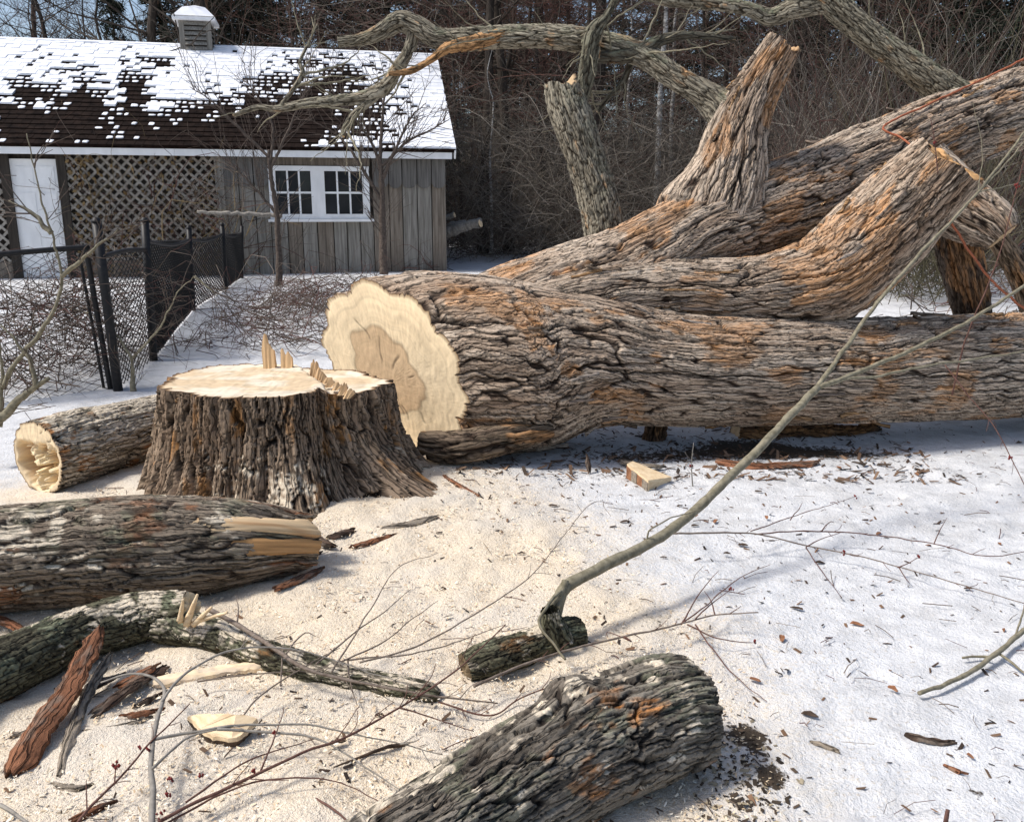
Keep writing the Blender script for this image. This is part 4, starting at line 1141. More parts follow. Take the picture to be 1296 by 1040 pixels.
main = px3([(697, 792, 2.70), (706, 765, 2.76), (716, 742, 2.80), (760, 718, 2.90), (852, 668, 3.18), (940, 588, 3.48), (1035, 490, 3.9)])
up = px3([(1035, 490, 3.9), (1070, 440, 4.05), (1110, 385, 4.2), (1170, 315, 4.4), (1238, 243, 4.6), (1310, 150, 4.85)])
lo = px3([(1035, 490, 3.9), (1090, 470, 4.0), (1170, 435, 4.15), (1240, 398, 4.3), (1310, 352, 4.45)])
lo2 = px3([(1065, 480, 3.95), (1110, 476, 4.0), (1180, 462, 4.1), (1250, 452, 4.2), (1320, 440, 4.3)])
pt = branch_thing('leaning_branch', 'long slender grey branch leaning from the mossy chunk up across the trunk', [(main, .025, .017)], M['pole'], [(up, .0125, .006), (lo, .0135, .008), (lo2, .008, .004), (px3([(1238, 243, 4.6), (1275, 205, 4.7), (1330, 140, 4.8)]), .005, .003), (px3([(1235, 245, 4.6), (1270, 236, 4.7), (1320, 225, 4.8)]), .004, .002), (px3([(1238, 242, 4.6), (1243, 190, 4.65), (1232, 130, 4.7)]), .0028, .0012),
    (px3([(716, 742, 2.80), (690, 770, 2.64), (683, 790, 2.60), (700, 815, 2.56), (716, 834, 2.52)]), .0065, .004), (px3([(690, 775, 2.72), (708, 752, 2.76), (716, 733, 2.79)]), .016, .012),
    (px3([(818, 687, 3.08), (825, 668, 3.08), (850, 655, 3.12), (888, 645, 3.2)]), .004, .002)], wob=.006)
# twigs from the pole out over the snow
tA = gp([(852, 675, .14), (905, 674, .12), (960, 676, .10), (1020, 690, .07), (1100, 707, .05), (1200, 735, .04), (1300, 764, .04)])
tB = gp([(955, 676, .10), (1010, 672, .09), (1070, 674, .08), (1130, 680, .07), (1190, 690, .07), (1250, 704, .07), (1310, 695, .08)])
tw = [(tB, .0035, .0016)] + [(gp(r), .0028, .001) for r in ([(950, 672, .10), (1000, 655, .10), (1040, 642, .11), (1085, 628, .13)], [(1182, 688, .07), (1190, 670, .10), (1198, 655, .13)], [(1020, 693, .06), (1040, 722, .03), (1066, 757, .015)], [(1020, 692, .07), (1045, 680, .09), (1066, 672, .10)], [(1136, 718, .05), (1150, 712, .06), (1164, 704, .08)], [(1138, 718, .05), (1145, 730, .03), (1152, 738, .02)], [(1000, 658, .1), (1010, 645, .12), (1016, 636, .13)], [(1040, 672, .08), (1050, 660, .1), (1055, 660, .1)])]
branch_thing('twig', 'thin budded twig spreading right over the snow below the trunk', [(tA, .0045, .0018)], M['twig'], tw + side_twigs(tA, 9, .05, .0018) + side_twigs(tB, 7, .05, .0016), buds=[gp([(1082, 628, .13)])[0], gp([(1163, 704, .08)])[0], gp([(1068, 699, .08)])[0]], twig_mat=M['red_twig'])
# twig fan by the near log
fa = gp([(600, 868, .10), (660, 842, .09), (735, 818, .08), (800, 803, .08), (860, 790, .08), (905, 778, .08), (960, 775, .10)])
branch_thing('twig', 'forked reddish twig fanning out over the snow above the near log', [(fa, .0048, .0022)], M['twig'],
    [(gp(r), .003, .001) for r in ([(862, 790, .08), (895, 765, .1), (930, 735, .13), (975, 714, .16)], [(862, 790, .08), (880, 760, .1), (898, 735, .13), (910, 723, .15)], [(880, 783, .08), (905, 760, .1), (925, 745, .12)], [(870, 790, .07), (905, 806, .05), (940, 812, .03), (958, 813, .02)], [(790, 805, .08), (800, 812, .07), (770, 800, .08), (768, 805, .08)], [(880, 790, .07), (905, 825, .04), (935, 860, .015), (972, 888, .01)], [(905, 778, .08), (900, 760, .1), (892, 748, .12)])] + side_twigs(fa, 8, .06, .002), buds=[gp([(925, 745, .12)])[0], gp([(955, 812, .02)])[0]], twig_mat=M['red_twig'])
# right edge branch lying in the snow
rb = gp([(1163, 877, .02), (1210, 860, .025), (1245, 838, .03), (1275, 815, .035), (1310, 785, .04)])
branch_thing('branch', 'grey forked branch lying on the snow at the right edge', [(rb, .0065, .010)], M['pole'], [(gp([(1218, 832, .02), (1240, 830, .02), (1255, 832, .03)]), .004, .005), (gp([(1262, 825, .03), (1285, 842, .02), (1310, 858, .02)]), .005, .003), (gp([(1285, 805, .04), (1293, 780, .06), (1296, 765, .07)]), .004, .003)], wob=.006)
branch_thing('twig', 'dark upright twig stub standing in the snow at the bottom edge', [(gp([(1196, 1045, -.01), (1198, 1035, .02), (1200, 1024, .04)]), .006, .005)], M['red_twig'])

# vertical shoots standing before the right of the trunk
for lab, rows, r0, mt_ in (
    ('dark red upright shoot crossing the trunk near the right edge', [(1205, 500, 4.4), (1222, 430, 4.35), (1262, 330, 4.3), (1288, 235, 4.3), (1305, 170, 4.3)], .0045, 'red_twig'),
    ('thin budded shoot hanging at the right edge over the snow', [(1196, 462, 4.1), (1225, 500, 4.0), (1255, 535, 3.9), (1280, 580, 3.8), (1300, 620, 3.7)], .0035, 'red_twig'),
    ('thin pale shoot rising in front of the leader', [(1187, 220, 4.7), (1183, 180, 4.7), (1178, 150, 4.7)], .003, 'red_twig'),
    ('pale thin shoot standing under the trunk', [(877, 618, 4.5), (875, 590, 4.5), (878, 560, 4.5)], .004, 'grey_twig')):
    p_ = px3(rows)
    branch_thing('shoot', lab, [(p_, r0, .0018)], M[mt_], side_twigs(p_, 6, .06, .0016), buds=[p_[-2]], bud_r=.008)

# ------------------------------------------------------------------ foreground brush at the lower left
v0 = gp([(192, 1060, .04), (193, 1000, .07), (191, 960, .09), (198, 915, .11), (208, 878, .12), (203, 864, .12), (188, 855, .12), (160, 853, .11), (128, 864, .08)])
vt = [gp(r) for r in ([(205, 888, .12), (228, 858, .14), (262, 835, .15), (305, 820, .16), (350, 820, .15), (400, 828, .13), (450, 845, .1), (520, 868, .07)],
    [(196, 935, .1), (230, 928, .1), (280, 920, .1), (330, 917, .1), (395, 918, .09), (445, 928, .07), (510, 942, .05), (560, 955, .04)],
    [(193, 972, .09), (212, 955, .1), (240, 932, .1), (275, 922, .1), (310, 919, .09)],
    [(275, 922, .1), (330, 925, .09), (385, 930, .08), (420, 944, .06), (470, 975, .04), (506, 998, .03)])]
branch_thing('branch', 'pale grey curved branch rising from the bottom edge at the lower left', [(v0, .0085, .0028)], M['grey_twig'], [(p_, .0048, .0014) for p_ in vt] + side_twigs(vt[0], 5, .07, .002) + side_twigs(vt[1], 6, .08, .002))
l1 = gp([(200, 1040, .05), (255, 1012, .06), (312, 985, .07), (390, 950, .08), (444, 930, .09), (505, 895, .1), (558, 862, .12), (600, 828, .15), (640, 790, .19)])
l1t = [gp(r) for r in ([(205, 1045, .04), (290, 1000, .05), (350, 985, .06), (400, 985, .05), (440, 995, .04), (490, 1018, .03)], [(235, 1015, .06), (300, 970, .08), (350, 950, .08), (400, 935, .07)], [(330, 975, .07), (345, 940, .09), (360, 895, .1)], [(505, 895, .1), (540, 905, .07), (600, 925, .04)])]
branch_thing('twig', 'long dark reddish twig running diagonally across the sawdust in the foreground', [(l1, .0046, .002)], M['red_twig'], [(p_, .003, .0012) for p_ in l1t] + side_twigs(l1, 12, .10, .0017),
    buds=[gp([a])[0] for a in ((348, 927, .09), (320, 975, .09), (203, 1028, .07), (216, 985, .1), (212, 1005, .08), (252, 980, .1))], bud_r=.0055)
l2 = gp([(95, 1045, .03), (115, 1020, .05), (150, 985, .07), (185, 945, .1), (215, 915, .12), (240, 890, .14)])
branch_thing('twig', 'short budded red twig left of the pale curved branch', [(l2, .004, .0016)], M['red_twig'], [(gp([(145, 990, .06), (148, 965, .09), (148, 975, .1)]), .002, .001), (gp([(110, 1030, .03), (109, 1005, .06), (110, 985, .08)]), .002, .001)] + side_twigs(l2, 6, .07, .0016), buds=[gp([a])[0] for a in ((147, 968, .1), (177, 945, .11), (188, 948, .1))], bud_r=.006)
# brush over the thin mossy limb
stem3 = gp([(262, 770, .16), (300, 790, .14), (350, 822, .12), (385, 845, .10), (430, 858, .09), (500, 872, .07), (560, 882, .05), (630, 890, .03)])
s3t = [gp(r) for r in ([(420, 850, .1), (445, 810, .14), (475, 760, .18), (505, 718, .2), (555, 700, .2)], [(400, 840, .1), (450, 800, .14), (490, 772, .16), (520, 745, .18)], [(430, 838, .1), (480, 815, .12), (520, 785, .15), (555, 760, .16)], [(455, 838, .1), (520, 820, .11), (580, 790, .13), (635, 755, .17), (680, 720, .2), (745, 640, .28), (775, 638, .28)],
    [(440, 835, .1), (510, 828, .1), (570, 815, .1), (640, 790, .12)], [(300, 788, .14), (302, 768, .17), (298, 752, .19)], [(355, 868, .05), (358, 830, .1), (360, 812, .12)], [(360, 830, .1), (385, 800, .13), (400, 805, .13)], [(440, 835, .09), (445, 870, .05), (452, 892, .03)], [(300, 917, .03), (330, 880, .07), (400, 835, .1), (430, 820, .12)], [(250, 862, .05), (300, 855, .06), (360, 850, .06), (400, 850, .06)])]
branch_thing('branch', 'tangled dark brush lying over the thin mossy limb', [(stem3, .009, .002)], M['twig'], [(p_, .0034, .0011) for p_ in s3t] + side_twigs(stem3, 16, .10, .0018) + side_twigs(s3t[3], 6, .08, .0014), buds=[])
l4 = gp([(400, 1010, .02), (430, 1030, .03), (450, 1050, .03)]); branch_thing('twig', 'short dark stick by the near log at the bottom edge', [(l4, .003, .0025)], M['red_twig'], [])
l5 = gp([(420, 972, .012), (455, 958, .016), (490, 945, .02), (525, 940, .012)]); branch_thing('twig', 'rough dark stick lying flat on the sawdust', [(l5, .003, .006)], M['dark_bark'], [])
l6 = gp([(555, 888, .03), (620, 905, .03), (660, 882, .05), (700, 868, .06)]); branch_thing('twig', 'thin twig between the mossy chunk and the near log', [(l6, .003, .002)], M['red_twig'], side_twigs(l6, 5, .06, .0015))
l7 = gp([(0, 1018, .02), (20, 1030, .04), (45, 1048, .05)]); branch_thing('twig', 'grey twig curving at the bottom left corner', [(l7, .005, .003)], M['grey_twig'], [])

# ------------------------------------------------------------------ bark strips, chips, slabs
def strip(name, label, rows, w, mat, cat='bark', thick=.006, curl=.18, seed=0, group=None):
    """long curled strip of bark along ground points: own top, underside and edge sheets"""
    base = {'red_bark': (.24, .105, .055), 'grey_bark': (.30, .25, .195), 'dark_bark': (.095, .062, .045), 'raw_wood': (.76, .60, .40)}[mat]
    c = np.array(rows, float); q, s = spline(np.hstack([c, np.ones((len(c), 1))]), .008)
    p = q[:, :3]; T = nrm(np.gradient(p, axis=0)); S = nrm(np.cross(T, np.array([0, 0, 1.]))); N = np.cross(S, T)
    n = len(p); m = 9; f = s / s[-1]; L = s[-1]
    x = np.linspace(-1, 1, m)
    wl = w * (.75 + .5 * (fbm(f * L / .16 + seed, f * 0, seed, oct=2) - .5) + .25 * (fbm(f * L / .02 + seed, f * 0, seed + 3, oct=2) - .5))
    wr = w * (.75 + .5 * (fbm(f * L / .16 + seed + 9, f * 0, seed + 5, oct=2) - .5) + .25 * (fbm(f * L / .02 + seed, f * 0 + 7, seed + 3, oct=2) - .5))
    tip = np.minimum(1, np.minimum(f * L / .05 + .45, (1 - f) * L / .07 + .25))
    lat = np.where(x[None] < 0, x[None] * (wl * tip)[:, None], x[None] * (wr * tip)[:, None])
    # ragged ends: the lanes start and stop at different places
    e0 = .035 * (vnoise(x * 4 + seed, x * 0, seed + 7)); e1 = .05 * (vnoise(x * 4 + seed, x * 0 + 3, seed + 7))
    alongs = e0[None] * (1 - f)[:, None] ** 3 - e1[None] * f[:, None] ** 3
    FF, XX = np.repeat(f[:, None], m, 1), np.repeat(x[None], n, 0)
    up = -curl * w * 2.2 * (x[None] ** 2) * (.5 + fbm(FF * 3, XX * 0, seed + 1)) + .010 * (fbm(FF * L / .03, XX * 4 + 9, seed + 4, oct=3) - .5) + .006 * (fbm(FF * L / .2, XX * 7 + 9, seed + 8, oct=2) - .5)
    V0 = p[:, None] + S[:, None] * lat[..., None] + T[:, None] * alongs[..., None] + N[:, None] * (up + curl * w)[..., None]
    V1 = V0 - N[:, None] * thick
    G0 = grid_faces(n, m, wrap=False); k = n * m
    rim = np.concatenate([np.arange(m), np.arange(1, n) * m + m - 1, (n - 1) * m + np.arange(m - 2, -1, -1), np.arange(n - 2, 0, -1) * m])
    VV = np.vstack([V0.reshape(-1, 3), V1.reshape(-1, 3), V0.reshape(-1, 3)[rim], V1.reshape(-1, 3)[rim]])
    R = len(rim); e = np.arange(R)
    F = np.vstack([G0, G0[:, ::-1] + k, np.stack([2 * k + e, 2 * k + R + e, 2 * k + R + (e + 1) % R, 2 * k + (e + 1) % R], 1)])
    tn = (.65 + .7 * fbm(FF * L / .09 + seed, XX * 3 + 4, seed + 2, oct=3))[..., None]
    col = np.array(base) * tn
    gm = sstep(.56, .66, fbm(FF * L / .07 + 3, XX * 2 + 9, seed + 6, oct=3))[..., None]
    col = col + (np.array((.24, .20, .16)) * (.8 if mat != 'raw_wood' else 2.4) - col) * gm * .55
    col = np.vstack([col.reshape(-1, 3), col.reshape(-1, 3) * .8, col.reshape(-1, 3)[rim], col.reshape(-1, 3)[rim]])
    gr = np.stack([FF * L, XX * w, FF * 0 + seed], -1).reshape(-1, 3); gr = np.vstack([gr, gr, gr[rim], gr[rim]])
    o = mk(name, VV, F, M['cut_wood'] if mat == 'raw_wood' else M['bark'], color=np.clip(col, .004, 1), uv=gr)
    return tag(o, label, cat, group)
strip('bark_strip', 'long reddish brown bark strip leaning on the mossy log at the left', [G(8, 988, .015), G(45, 925, .06), G(90, 858, .11), G(128, 790, .17)], .050, 'red_bark', seed=1, curl=.22, thick=.012)
strip('bark_strip', 'grey twisted bark strip beside the reddish one', [G(72, 985, .01), G(88, 930, .03), G(108, 880, .05), G(142, 822, .08)], .024, 'grey_bark', seed=2, curl=.25)
strip('bark_strip', 'dark curled bark strip behind the grey twisted one', [G(110, 905, .02), G(165, 868, .04), G(215, 838, .03)], .030, 'dark_bark', seed=3)
strip('bark_strip', 'dark reddish bark piece under the mossy log', [G(140, 870, .03), G(180, 850, .05), G(205, 838, .04)], .026, 'red_bark', seed=4)
strip('bark_strip', 'tan bark curl at the foot of the grey strip', [G(62, 992, .012), G(95, 996, .015), G(122, 990, .012)], .018, 'grey_bark', seed=5)
strip('bark_strip', 'dark rough bark strip at the bottom left', [G(85, 1040, .015), G(120, 1022, .02), G(152, 1010, .015)], .016, 'red_bark', seed=6)
strip('bark_strip', 'brown bark flake left of the long pale splinter', [G(120, 945, .012), G(160, 930, .015)], .025, 'red_bark', seed=7)
strip('bark_strip', 'dark bark strip poking out at the left edge below the torn log', [G(-10, 778, .05), G(20, 790, .04), G(45, 808, .02)], .025, 'red_bark', seed=8)
strip('bark_strip', 'broad dark bark flake between the torn log and the stump', [G(395, 672, .03), G(410, 684, .03), G(428, 692, .02)], .034, 'dark_bark', seed=9)
strip('bark_strip', 'small black bark flake right below the peeled log end', [G(385, 708, .02), G(398, 700, .03), G(410, 698, .02)], .022, 'dark_bark', seed=31)
strip('bark_strip', 'dark brown bark piece on the sawdust below the stump', [G(412, 680, .02), G(435, 672, .025), G(452, 668, .02)], .030, 'dark_bark', seed=10)
strip('bark_strip', 'long mottled bark strip on the sawdust below the stump', [G(440, 692, .015), G(475, 682, .02), G(505, 674, .015)], .018, 'red_bark', seed=32)
strip('bark_strip', 'grey bark slab on the sawdust right of the mottled strip', [G(480, 668, .02), G(520, 660, .02), G(556, 652, .015)], .030, 'grey_bark', seed=33)
strip('bark_strip', 'thin brown bark strip by the right root of the stump', [G(560, 600, .02), G(585, 615, .02), G(612, 630, .01)], .02, 'red_bark', seed=12)
strip('bark_strip', 'reddish bark tongue sticking out past the torn log end', [G(345, 745, .05), G(380, 730, .04), G(414, 716, .03)], .03, 'red_bark', seed=13)
strip('bark_strip', 'narrow dark stick of bark with pale fleck on the right snow', [G(1142, 925, .01), G(1180, 936, .012), G(1216, 938, .01)], .014, 'dark_bark', seed=14)
strip('bark_strip', 'slim reddish bark sliver on the right snow', [G(1192, 966, .008), G(1215, 975, .01), G(1232, 980, .008)], .007, 'red_bark', seed=15)
strip('bark_strip', 'small grey bark sliver right of the soil patch', [G(1023, 936, .008), G(1045, 942, .01), G(1066, 952, .008)], .010, 'grey_bark', seed=16)
strip('bark_strip', 'upright dark bark shard in the shade under the trunk', [P(747, 600, 4.72), P(745, 585, 4.74), P(742, 572, 4.76)], .025, 'dark_bark', seed=17)
strip('bark_strip', 'pale bark plank under the trunk by the stub', [G(785, 582, .02), G(815, 588, .03), G(848, 590, .02)], .035, 'grey_bark', seed=18)
strip('bark_strip', 'brown bark strip lying in the shade below the trunk', [G(905, 582, .02), G(960, 588, .02), G(1040, 584, .02)], .05, 'red_bark', seed=19)
for i_, (r_0, r_1, r_2, w_, m_, lab_) in enumerate((((95, 880, .03), (125, 862, .05), (160, 850, .04), .022, 'dark_bark', 'black bark shard leaning under the mossy log'), ((0, 880, .02), (30, 868, .03), (55, 862, .02), .016, 'dark_bark', 'thin dark bark sliver at the left edge below the mossy log'), ((5, 935, .012), (40, 922, .015), (62, 915, .012), .012, 'grey_bark', 'grey bark sliver left of the reddish strip'), ((100, 925, .012), (150, 918, .015), (195, 905, .012), .010, 'grey_bark', 'narrow grey bark sliver right of the grey twisted strip'), ((165, 895, .01), (195, 880, .015), (215, 872, .01), .014, 'dark_bark', 'small dark bark shard by the pale curved branch'), ((150, 905, .02), (185, 900, .02), (210, 895, .02), .012, 'red_bark', 'slim rusty bark shard by the pale curved branch'))):
    strip('bark_strip', lab_, [G(*r_0), G(*r_1), G(*r_2)], w_, m_, seed=40 + i_)
strip('wood_splinter', 'long pale wood splinter lying below the thin mossy limb', [G(180, 862, .02), G(250, 850, .025), G(310, 842, .025), G(362, 838, .02)], .035, 'raw_wood', cat='splinter', seed=20, curl=.15, thick=.012)

def wedge(label, pts, h, mat_top, seed=0):
    """flat wedge of wood: a pale face on a bark rim"""
    c = np.array(pts); c = spline(np.hstack([np.vstack([c, c[:1]]), np.ones((len(c) + 1, 1))]), .012)[0][:-1, :3]; c = c + rng.normal(0, .0012, c.shape); n = len(c)
    t = thing('wood_chip', label, 'wood chip', c.mean(0) - (0, 0, h))
    V = np.vstack([c + (0, 0, 0), (c - c.mean(0)) * .86 + c.mean(0) - (0, 0, h)])
    F = [[i, (i + 1) % n, n + (i + 1) % n, n + i][::-1] for i in range(n)] + [list(range(n, 2 * n))[::-1]]
    mk('bark_rim', V, F, M['dark_bark'], t, smooth=False)
    V2 = np.vstack([c + (0, 0, .0005), (c - c.mean(0)) * .97 + c.mean(0) + (0, 0, .012)])
    F2 = [[i, (i + 1) % n, n + (i + 1) % n, n + i] for i in range(n)] + [list(range(n, 2 * n))]
    mk('sawn_face', V2, F2, mat_top, t, smooth=False)
wedge('pale half round slice of wood with bark rim in the foreground', [G(237, 910, .035), G(255, 928, .03), G(275, 938, .025), G(300, 938, .03), G(318, 924, .035), G(325, 912, .045), G(290, 908, .06), G(260, 907, .05)], .025, M['raw_wood'])
def block():
    a, b_, c = G(793, 605, 0), G(820, 622, 0), G(850, 608, 0)
    t = thing('wood_chip', 'sawn wedge of wood on the snow in front of the trunk', 'wood chip', a)
    up = np.array([0, 0, .085]); V = np.array([a, b_, c, a + up, b_ + up * .75, c + up * .25, a + up + (.05, .12, -.02)])
    mk('wedge', V, [[0, 1, 4, 3], [1, 2, 5, 4], [3, 4, 5, 6], [0, 3, 6], [2, 0, 6, 5], [0, 2, 1]], M['raw_wood'], t, smooth=False)
    W2 = np.array([a, b_, b_ + up * .72, a + up * .95]); n = nrm(np.cross(W2[1] - W2[0], W2[3] - W2[0])[None])[0]
    n = n if n[1] < 0 else -n
    strips = []
    for k in range(4):
        f0, f1 = k / 4 + .004, (k + .97) / 4
        p = [W2[0] + (W2[1] - W2[0]) * f + up * z for f, z in ((f0, .0), (f1, .0), (f1, (.75 + .12 * R2.random()) * (1 - .25 * f1)), (f0, (.8 + .1 * R2.random()) * (1 - .25 * f0)))]
        mk('bark_flake', np.array(p + [q + n * (.003 + .002 * (k % 2)) for q in p]), BOXF, M['grey_bark'] if k % 2 else M['dry_leaf'], t, smooth=False)
block()

# leaves and bark chips scattered on the snow
def leaf(px, py, size, ang, mat, name, label, cat, group):
    q = G(px, py, .006); n = 8; V = []
    for i in range(n):
        a = i / n * 2 * math.pi; r = size * (1 + .25 * R2.uniform(-1, 1))
        x, y = r * math.cos(a), .42 * r * math.sin(a)
        V.append(q + np.array([x * math.cos(ang) - y * math.sin(ang), x * math.sin(ang) + y * math.cos(ang), .25 * size * (y / (.42 * size)) ** 2 + R2.uniform(0, .004)]))
    V = np.array(V); V = np.vstack([V, V - (0, 0, .003)])
    F = [list(range(n)), list(range(n, 2 * n))[::-1]] + [[i, n + i, n + (i + 1) % n, (i + 1) % n] for i in range(n)]
    tag(mk(name, V, F, mat, smooth=False), label, cat, group)
for (px, py) in ((905, 660), (1062, 592), (1085, 790), (1228, 957), (1130, 872), (1112, 675), (955, 860), (970, 655), (1265, 688), (1160, 600), (1175, 690), (990, 808), (1270, 797), (1150, 560), (1100, 598)):
    leaf(px, py, R2.uniform(.012, .024), R2.uniform(0, 3), M['dry_leaf'], 'dry_leaf', 'small dry brown leaf lying on the snow', 'leaf', 'dry leaves on the snow')
for (px, py) in ((1037, 712), (920, 700), (1025, 905), (1225, 745), (860, 640), (960, 622), (700, 640), (640, 655), (660, 700), (610, 690), (480, 905), (425, 940), (1290, 560), (1240, 600), (1010, 770), (940, 690), (880, 665), (790, 660), (840, 705), (1100, 620), (560, 745)):
    leaf(px, py, R2.uniform(.014, .028), R2.uniform(-.5, .5), M['dark_bark'], 'bark_chip', 'small dark bark chip lying on the ground', 'bark chip', 'bark chips scattered on the ground')

# fine litter: sawdust chips, bark crumbs, bits of twig
def litter(name, label, cat, X, Y, size, cols, stretch, mat, lift=.003, seed=0):
    r = np.random.default_rng(seed)
    n = len(X); Z = ground_h(X, Y) + .012 * sstep(-.1, .25, dust_at(X, Y)) + lift
    a = r.random(n) * 6.28; s = size * (.4 + r.random(n) ** 2 * 1.3)
    tilt = r.normal(0, .35, (n, 2))
    d1 = np.stack([np.cos(a), np.sin(a), tilt[:, 0]], 1) * (s * stretch)[:, None]; d2 = np.stack([-np.sin(a), np.cos(a), tilt[:, 1]], 1) * s[:, None]
    c = np.stack([X, Y, Z], 1); up = np.array([0, 0, 1.]) * (s * .35)[:, None]
    V = np.stack([c - d1 - d2 * .6, c + d1 * .9 - d2 * .5, c + d1 + d2 * .6, c - d1 * .8 + d2 * .6, c + up], 1).reshape(-1, 3)
    F = np.array([[0, 1, 4], [1, 2, 4], [2, 3, 4], [3, 0, 4]]); F = (F[None] + np.arange(n)[:, None, None] * 5).reshape(-1, 3)
    cc = np.array(cols)[r.integers(0, len(cols), n)] * (.7 + .6 * r.random((n, 1)))
    o = mk(name, V, F, mat, color=np.repeat(np.clip(cc, 0, 1), 5, 0), uv=V, smooth=False)
    tag(o, label, cat, kind='stuff')
r_ = np.random.default_rng(3)
def scatter(n, x0, x1, y0, y1, dens):
    X = r_.uniform(x0, x1, n * 4); Y = y0 + (y1 - y0) * r_.random(n * 4) ** 1.5
    k = r_.random(n * 4) < dens(X, Y)
    return X[k][:n], Y[k][:n]
X, Y = scatter(34000, -2.4, 1.2, 1.55, 5.2, lambda x, y: sstep(-.25, .12, dust_at(x, y)))
litter('sawdust_chips', 'loose pale sawdust and chips strewn round the stump', 'sawdust', X, Y, .0026, [(.80, .69, .52), (.72, .58, .40), (.80, .73, .61), (.60, .45, .29)], 1.8, M['tone'], seed=1)
X, Y = scatter(2600, -2.4, 3.4, 1.6, 6.2, lambda x, y: .20 + .6 * np.exp(-((x - .5) ** 2 + (y - 4.6) ** 2) / 1.2) + .15 * sstep(.55, .7, fbm(x * 2, y * 2, 8)))
litter('bark_crumbs', 'dark crumbs of bark and leaf bits scattered over snow and sawdust', 'litter', X, Y, .0055, [(.06, .04, .03), (.11, .07, .045), (.17, .10, .06), (.04, .03, .025)], 2.0, M['tone'], seed=2)
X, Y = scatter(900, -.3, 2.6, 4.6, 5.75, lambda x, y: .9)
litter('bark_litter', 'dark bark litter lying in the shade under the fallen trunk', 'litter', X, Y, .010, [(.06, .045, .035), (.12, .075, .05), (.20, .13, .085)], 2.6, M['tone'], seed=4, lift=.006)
X, Y = scatter(420, .48, .82, 1.75, 2.35, lambda x, y: np.exp(-(((x - .62) / .10) ** 2 + ((y - 2.05) / .2) ** 2)))
litter('dirt_crumbs', 'dark soil crumbs in the churned patch beside the near log', 'soil', X, Y, .006, [(.04, .03, .022), (.07, .05, .035), (.30, .25, .17)], 1.3, M['tone'], seed=5)
# tiny twiglets
n = 620
X = r_.uniform(-2.2, 3.2, n); Y = 1.6 + 4.6 * r_.random(n) ** 1.3; a = r_.random(n) * 6.28; L = .015 + .05 * r_.random(n) ** 2
d = np.stack([np.cos(a), np.sin(a) * .8, r_.normal(0, .15, n)], 1) * L[:, None]
Z = ground_h(X, Y) + .014
c = np.stack([X, Y, Z], 1)
Pn = np.stack([c - d, c + np.stack([r_.normal(0, .004, n), r_.normal(0, .004, n), r_.random(n) * .008], 1), c + d], 1)
V, F = tubes(Pn, np.repeat((.0007 + .0012 * r_.random(n))[:, None], 3, 1), 4)
cc = np.repeat(np.array([(.10, .07, .05), (.17, .13, .10), (.09, .035, .03)])[r_.integers(0, 3, n)], 12, 0)
tag(mk('twig_litter', V, F, M['tone'], color=cc, uv=V), 'fine twig bits scattered across the snow and sawdust', 'litter', kind='stuff')

# orange rope over the trunk
for lab, rows in (('bent orange red stem lying along the leader at the right', [(1320, 62, 6.75), (1250, 98, 6.6), (1180, 130, 6.35), (1119, 160, 6.12), (1140, 174, 6.0), (1165, 193, 5.75)]), ('straight orange red stem slanting down at the right edge', [(1200, 275, 5.3), (1225, 315, 5.3), (1255, 355, 5.3), (1310, 402, 5.3)])):
    V, F, q = stick(px3(rows), .0075, .0075, wob=.01, sides=8, knots=False, seed=3)
    tag(mk('red_stem', V, F, M['rope']), lab, 'stem')

# cut logs stacked behind the shed
for i, (a, b_) in enumerate((((560, 294, 17.6), (588, 285, 17.2)), ((565, 296, 17.2), (608, 282, 17.0)), ((545, 285, 17.9), (575, 272, 17.8)))):
    lab = ['small cut log with pale end by the shed corner, lower left of its pile', 'small cut log with pale end by the shed corner, longest of its pile', 'thin cut limb with pale end on top of the pile by the shed'][i]
    A_, B_ = P(*a), P(*b_)
    t = thing('cut_log', lab, 'log', A_)
    r = (.11, .10, .06)[i]
    V, F, q = stick([A_, (A_ + B_) / 2 + (0, 0, .03), B_], r, r * .92, wob=.03, sides=10); mk('bark', V, F, M['grey_twig'], t)
    d_ = nrm((B_ - A_)[None])[0]; V, F, q = stick([B_ - d_ * .01, B_ + d_ * .012], r * .86, r * .84, sides=12, knots=False); mk('cut_end', V, F, M['raw_wood'], t, smooth=False)

# ------------------------------------------------------------------ saplings and brambles by the fence and shed
def sapling(label, stems, mat, r0, ntw=14, L=.5, wob=.02, name='sapling', up=.8):
    base = stems[0][0]
    t = thing(name, label, 'sapling', base)
    for k, p_ in enumerate(stems):
        stick_part('trunk' if k == 0 else 'branch', p_, r0 if k == 0 else r0 * .42, r0 * .35 if k == 0 else r0 * .08, mat, t, seed=k + len(label), wob=wob, sides=8)
    Pn, Rn = [], []
    for k, p_ in enumerate(stems):
        for (q, a, b_) in side_twigs(p_, ntw, L, r0 * .12, spread=.8, up=up):
            q = np.array(q); Pn.append(np.stack([q[0], (q[0] + q[1]) / 2, q[1], q[2]])); Rn.append(np.linspace(a, b_ + .001, 4))
            e = q[2] - q[0]
            for _ in range(2):
                s_ = q[0] + e * R2.uniform(.3, .9); f = s_ + (nrm(e[None])[0] + rng.normal(0, .5, 3)) * L * .3
                Pn.append(np.stack([s_, (s_ + f) / 2, (s_ + f) / 2 + (f - s_) * .25, f])); Rn.append(np.linspace(a * .6, .0015, 4))
    V, F = tubes(np.array(Pn), np.array(Rn), 4); tag(mk('twigs', V, F, M['sapling'], t), kind='stuff')
    return t
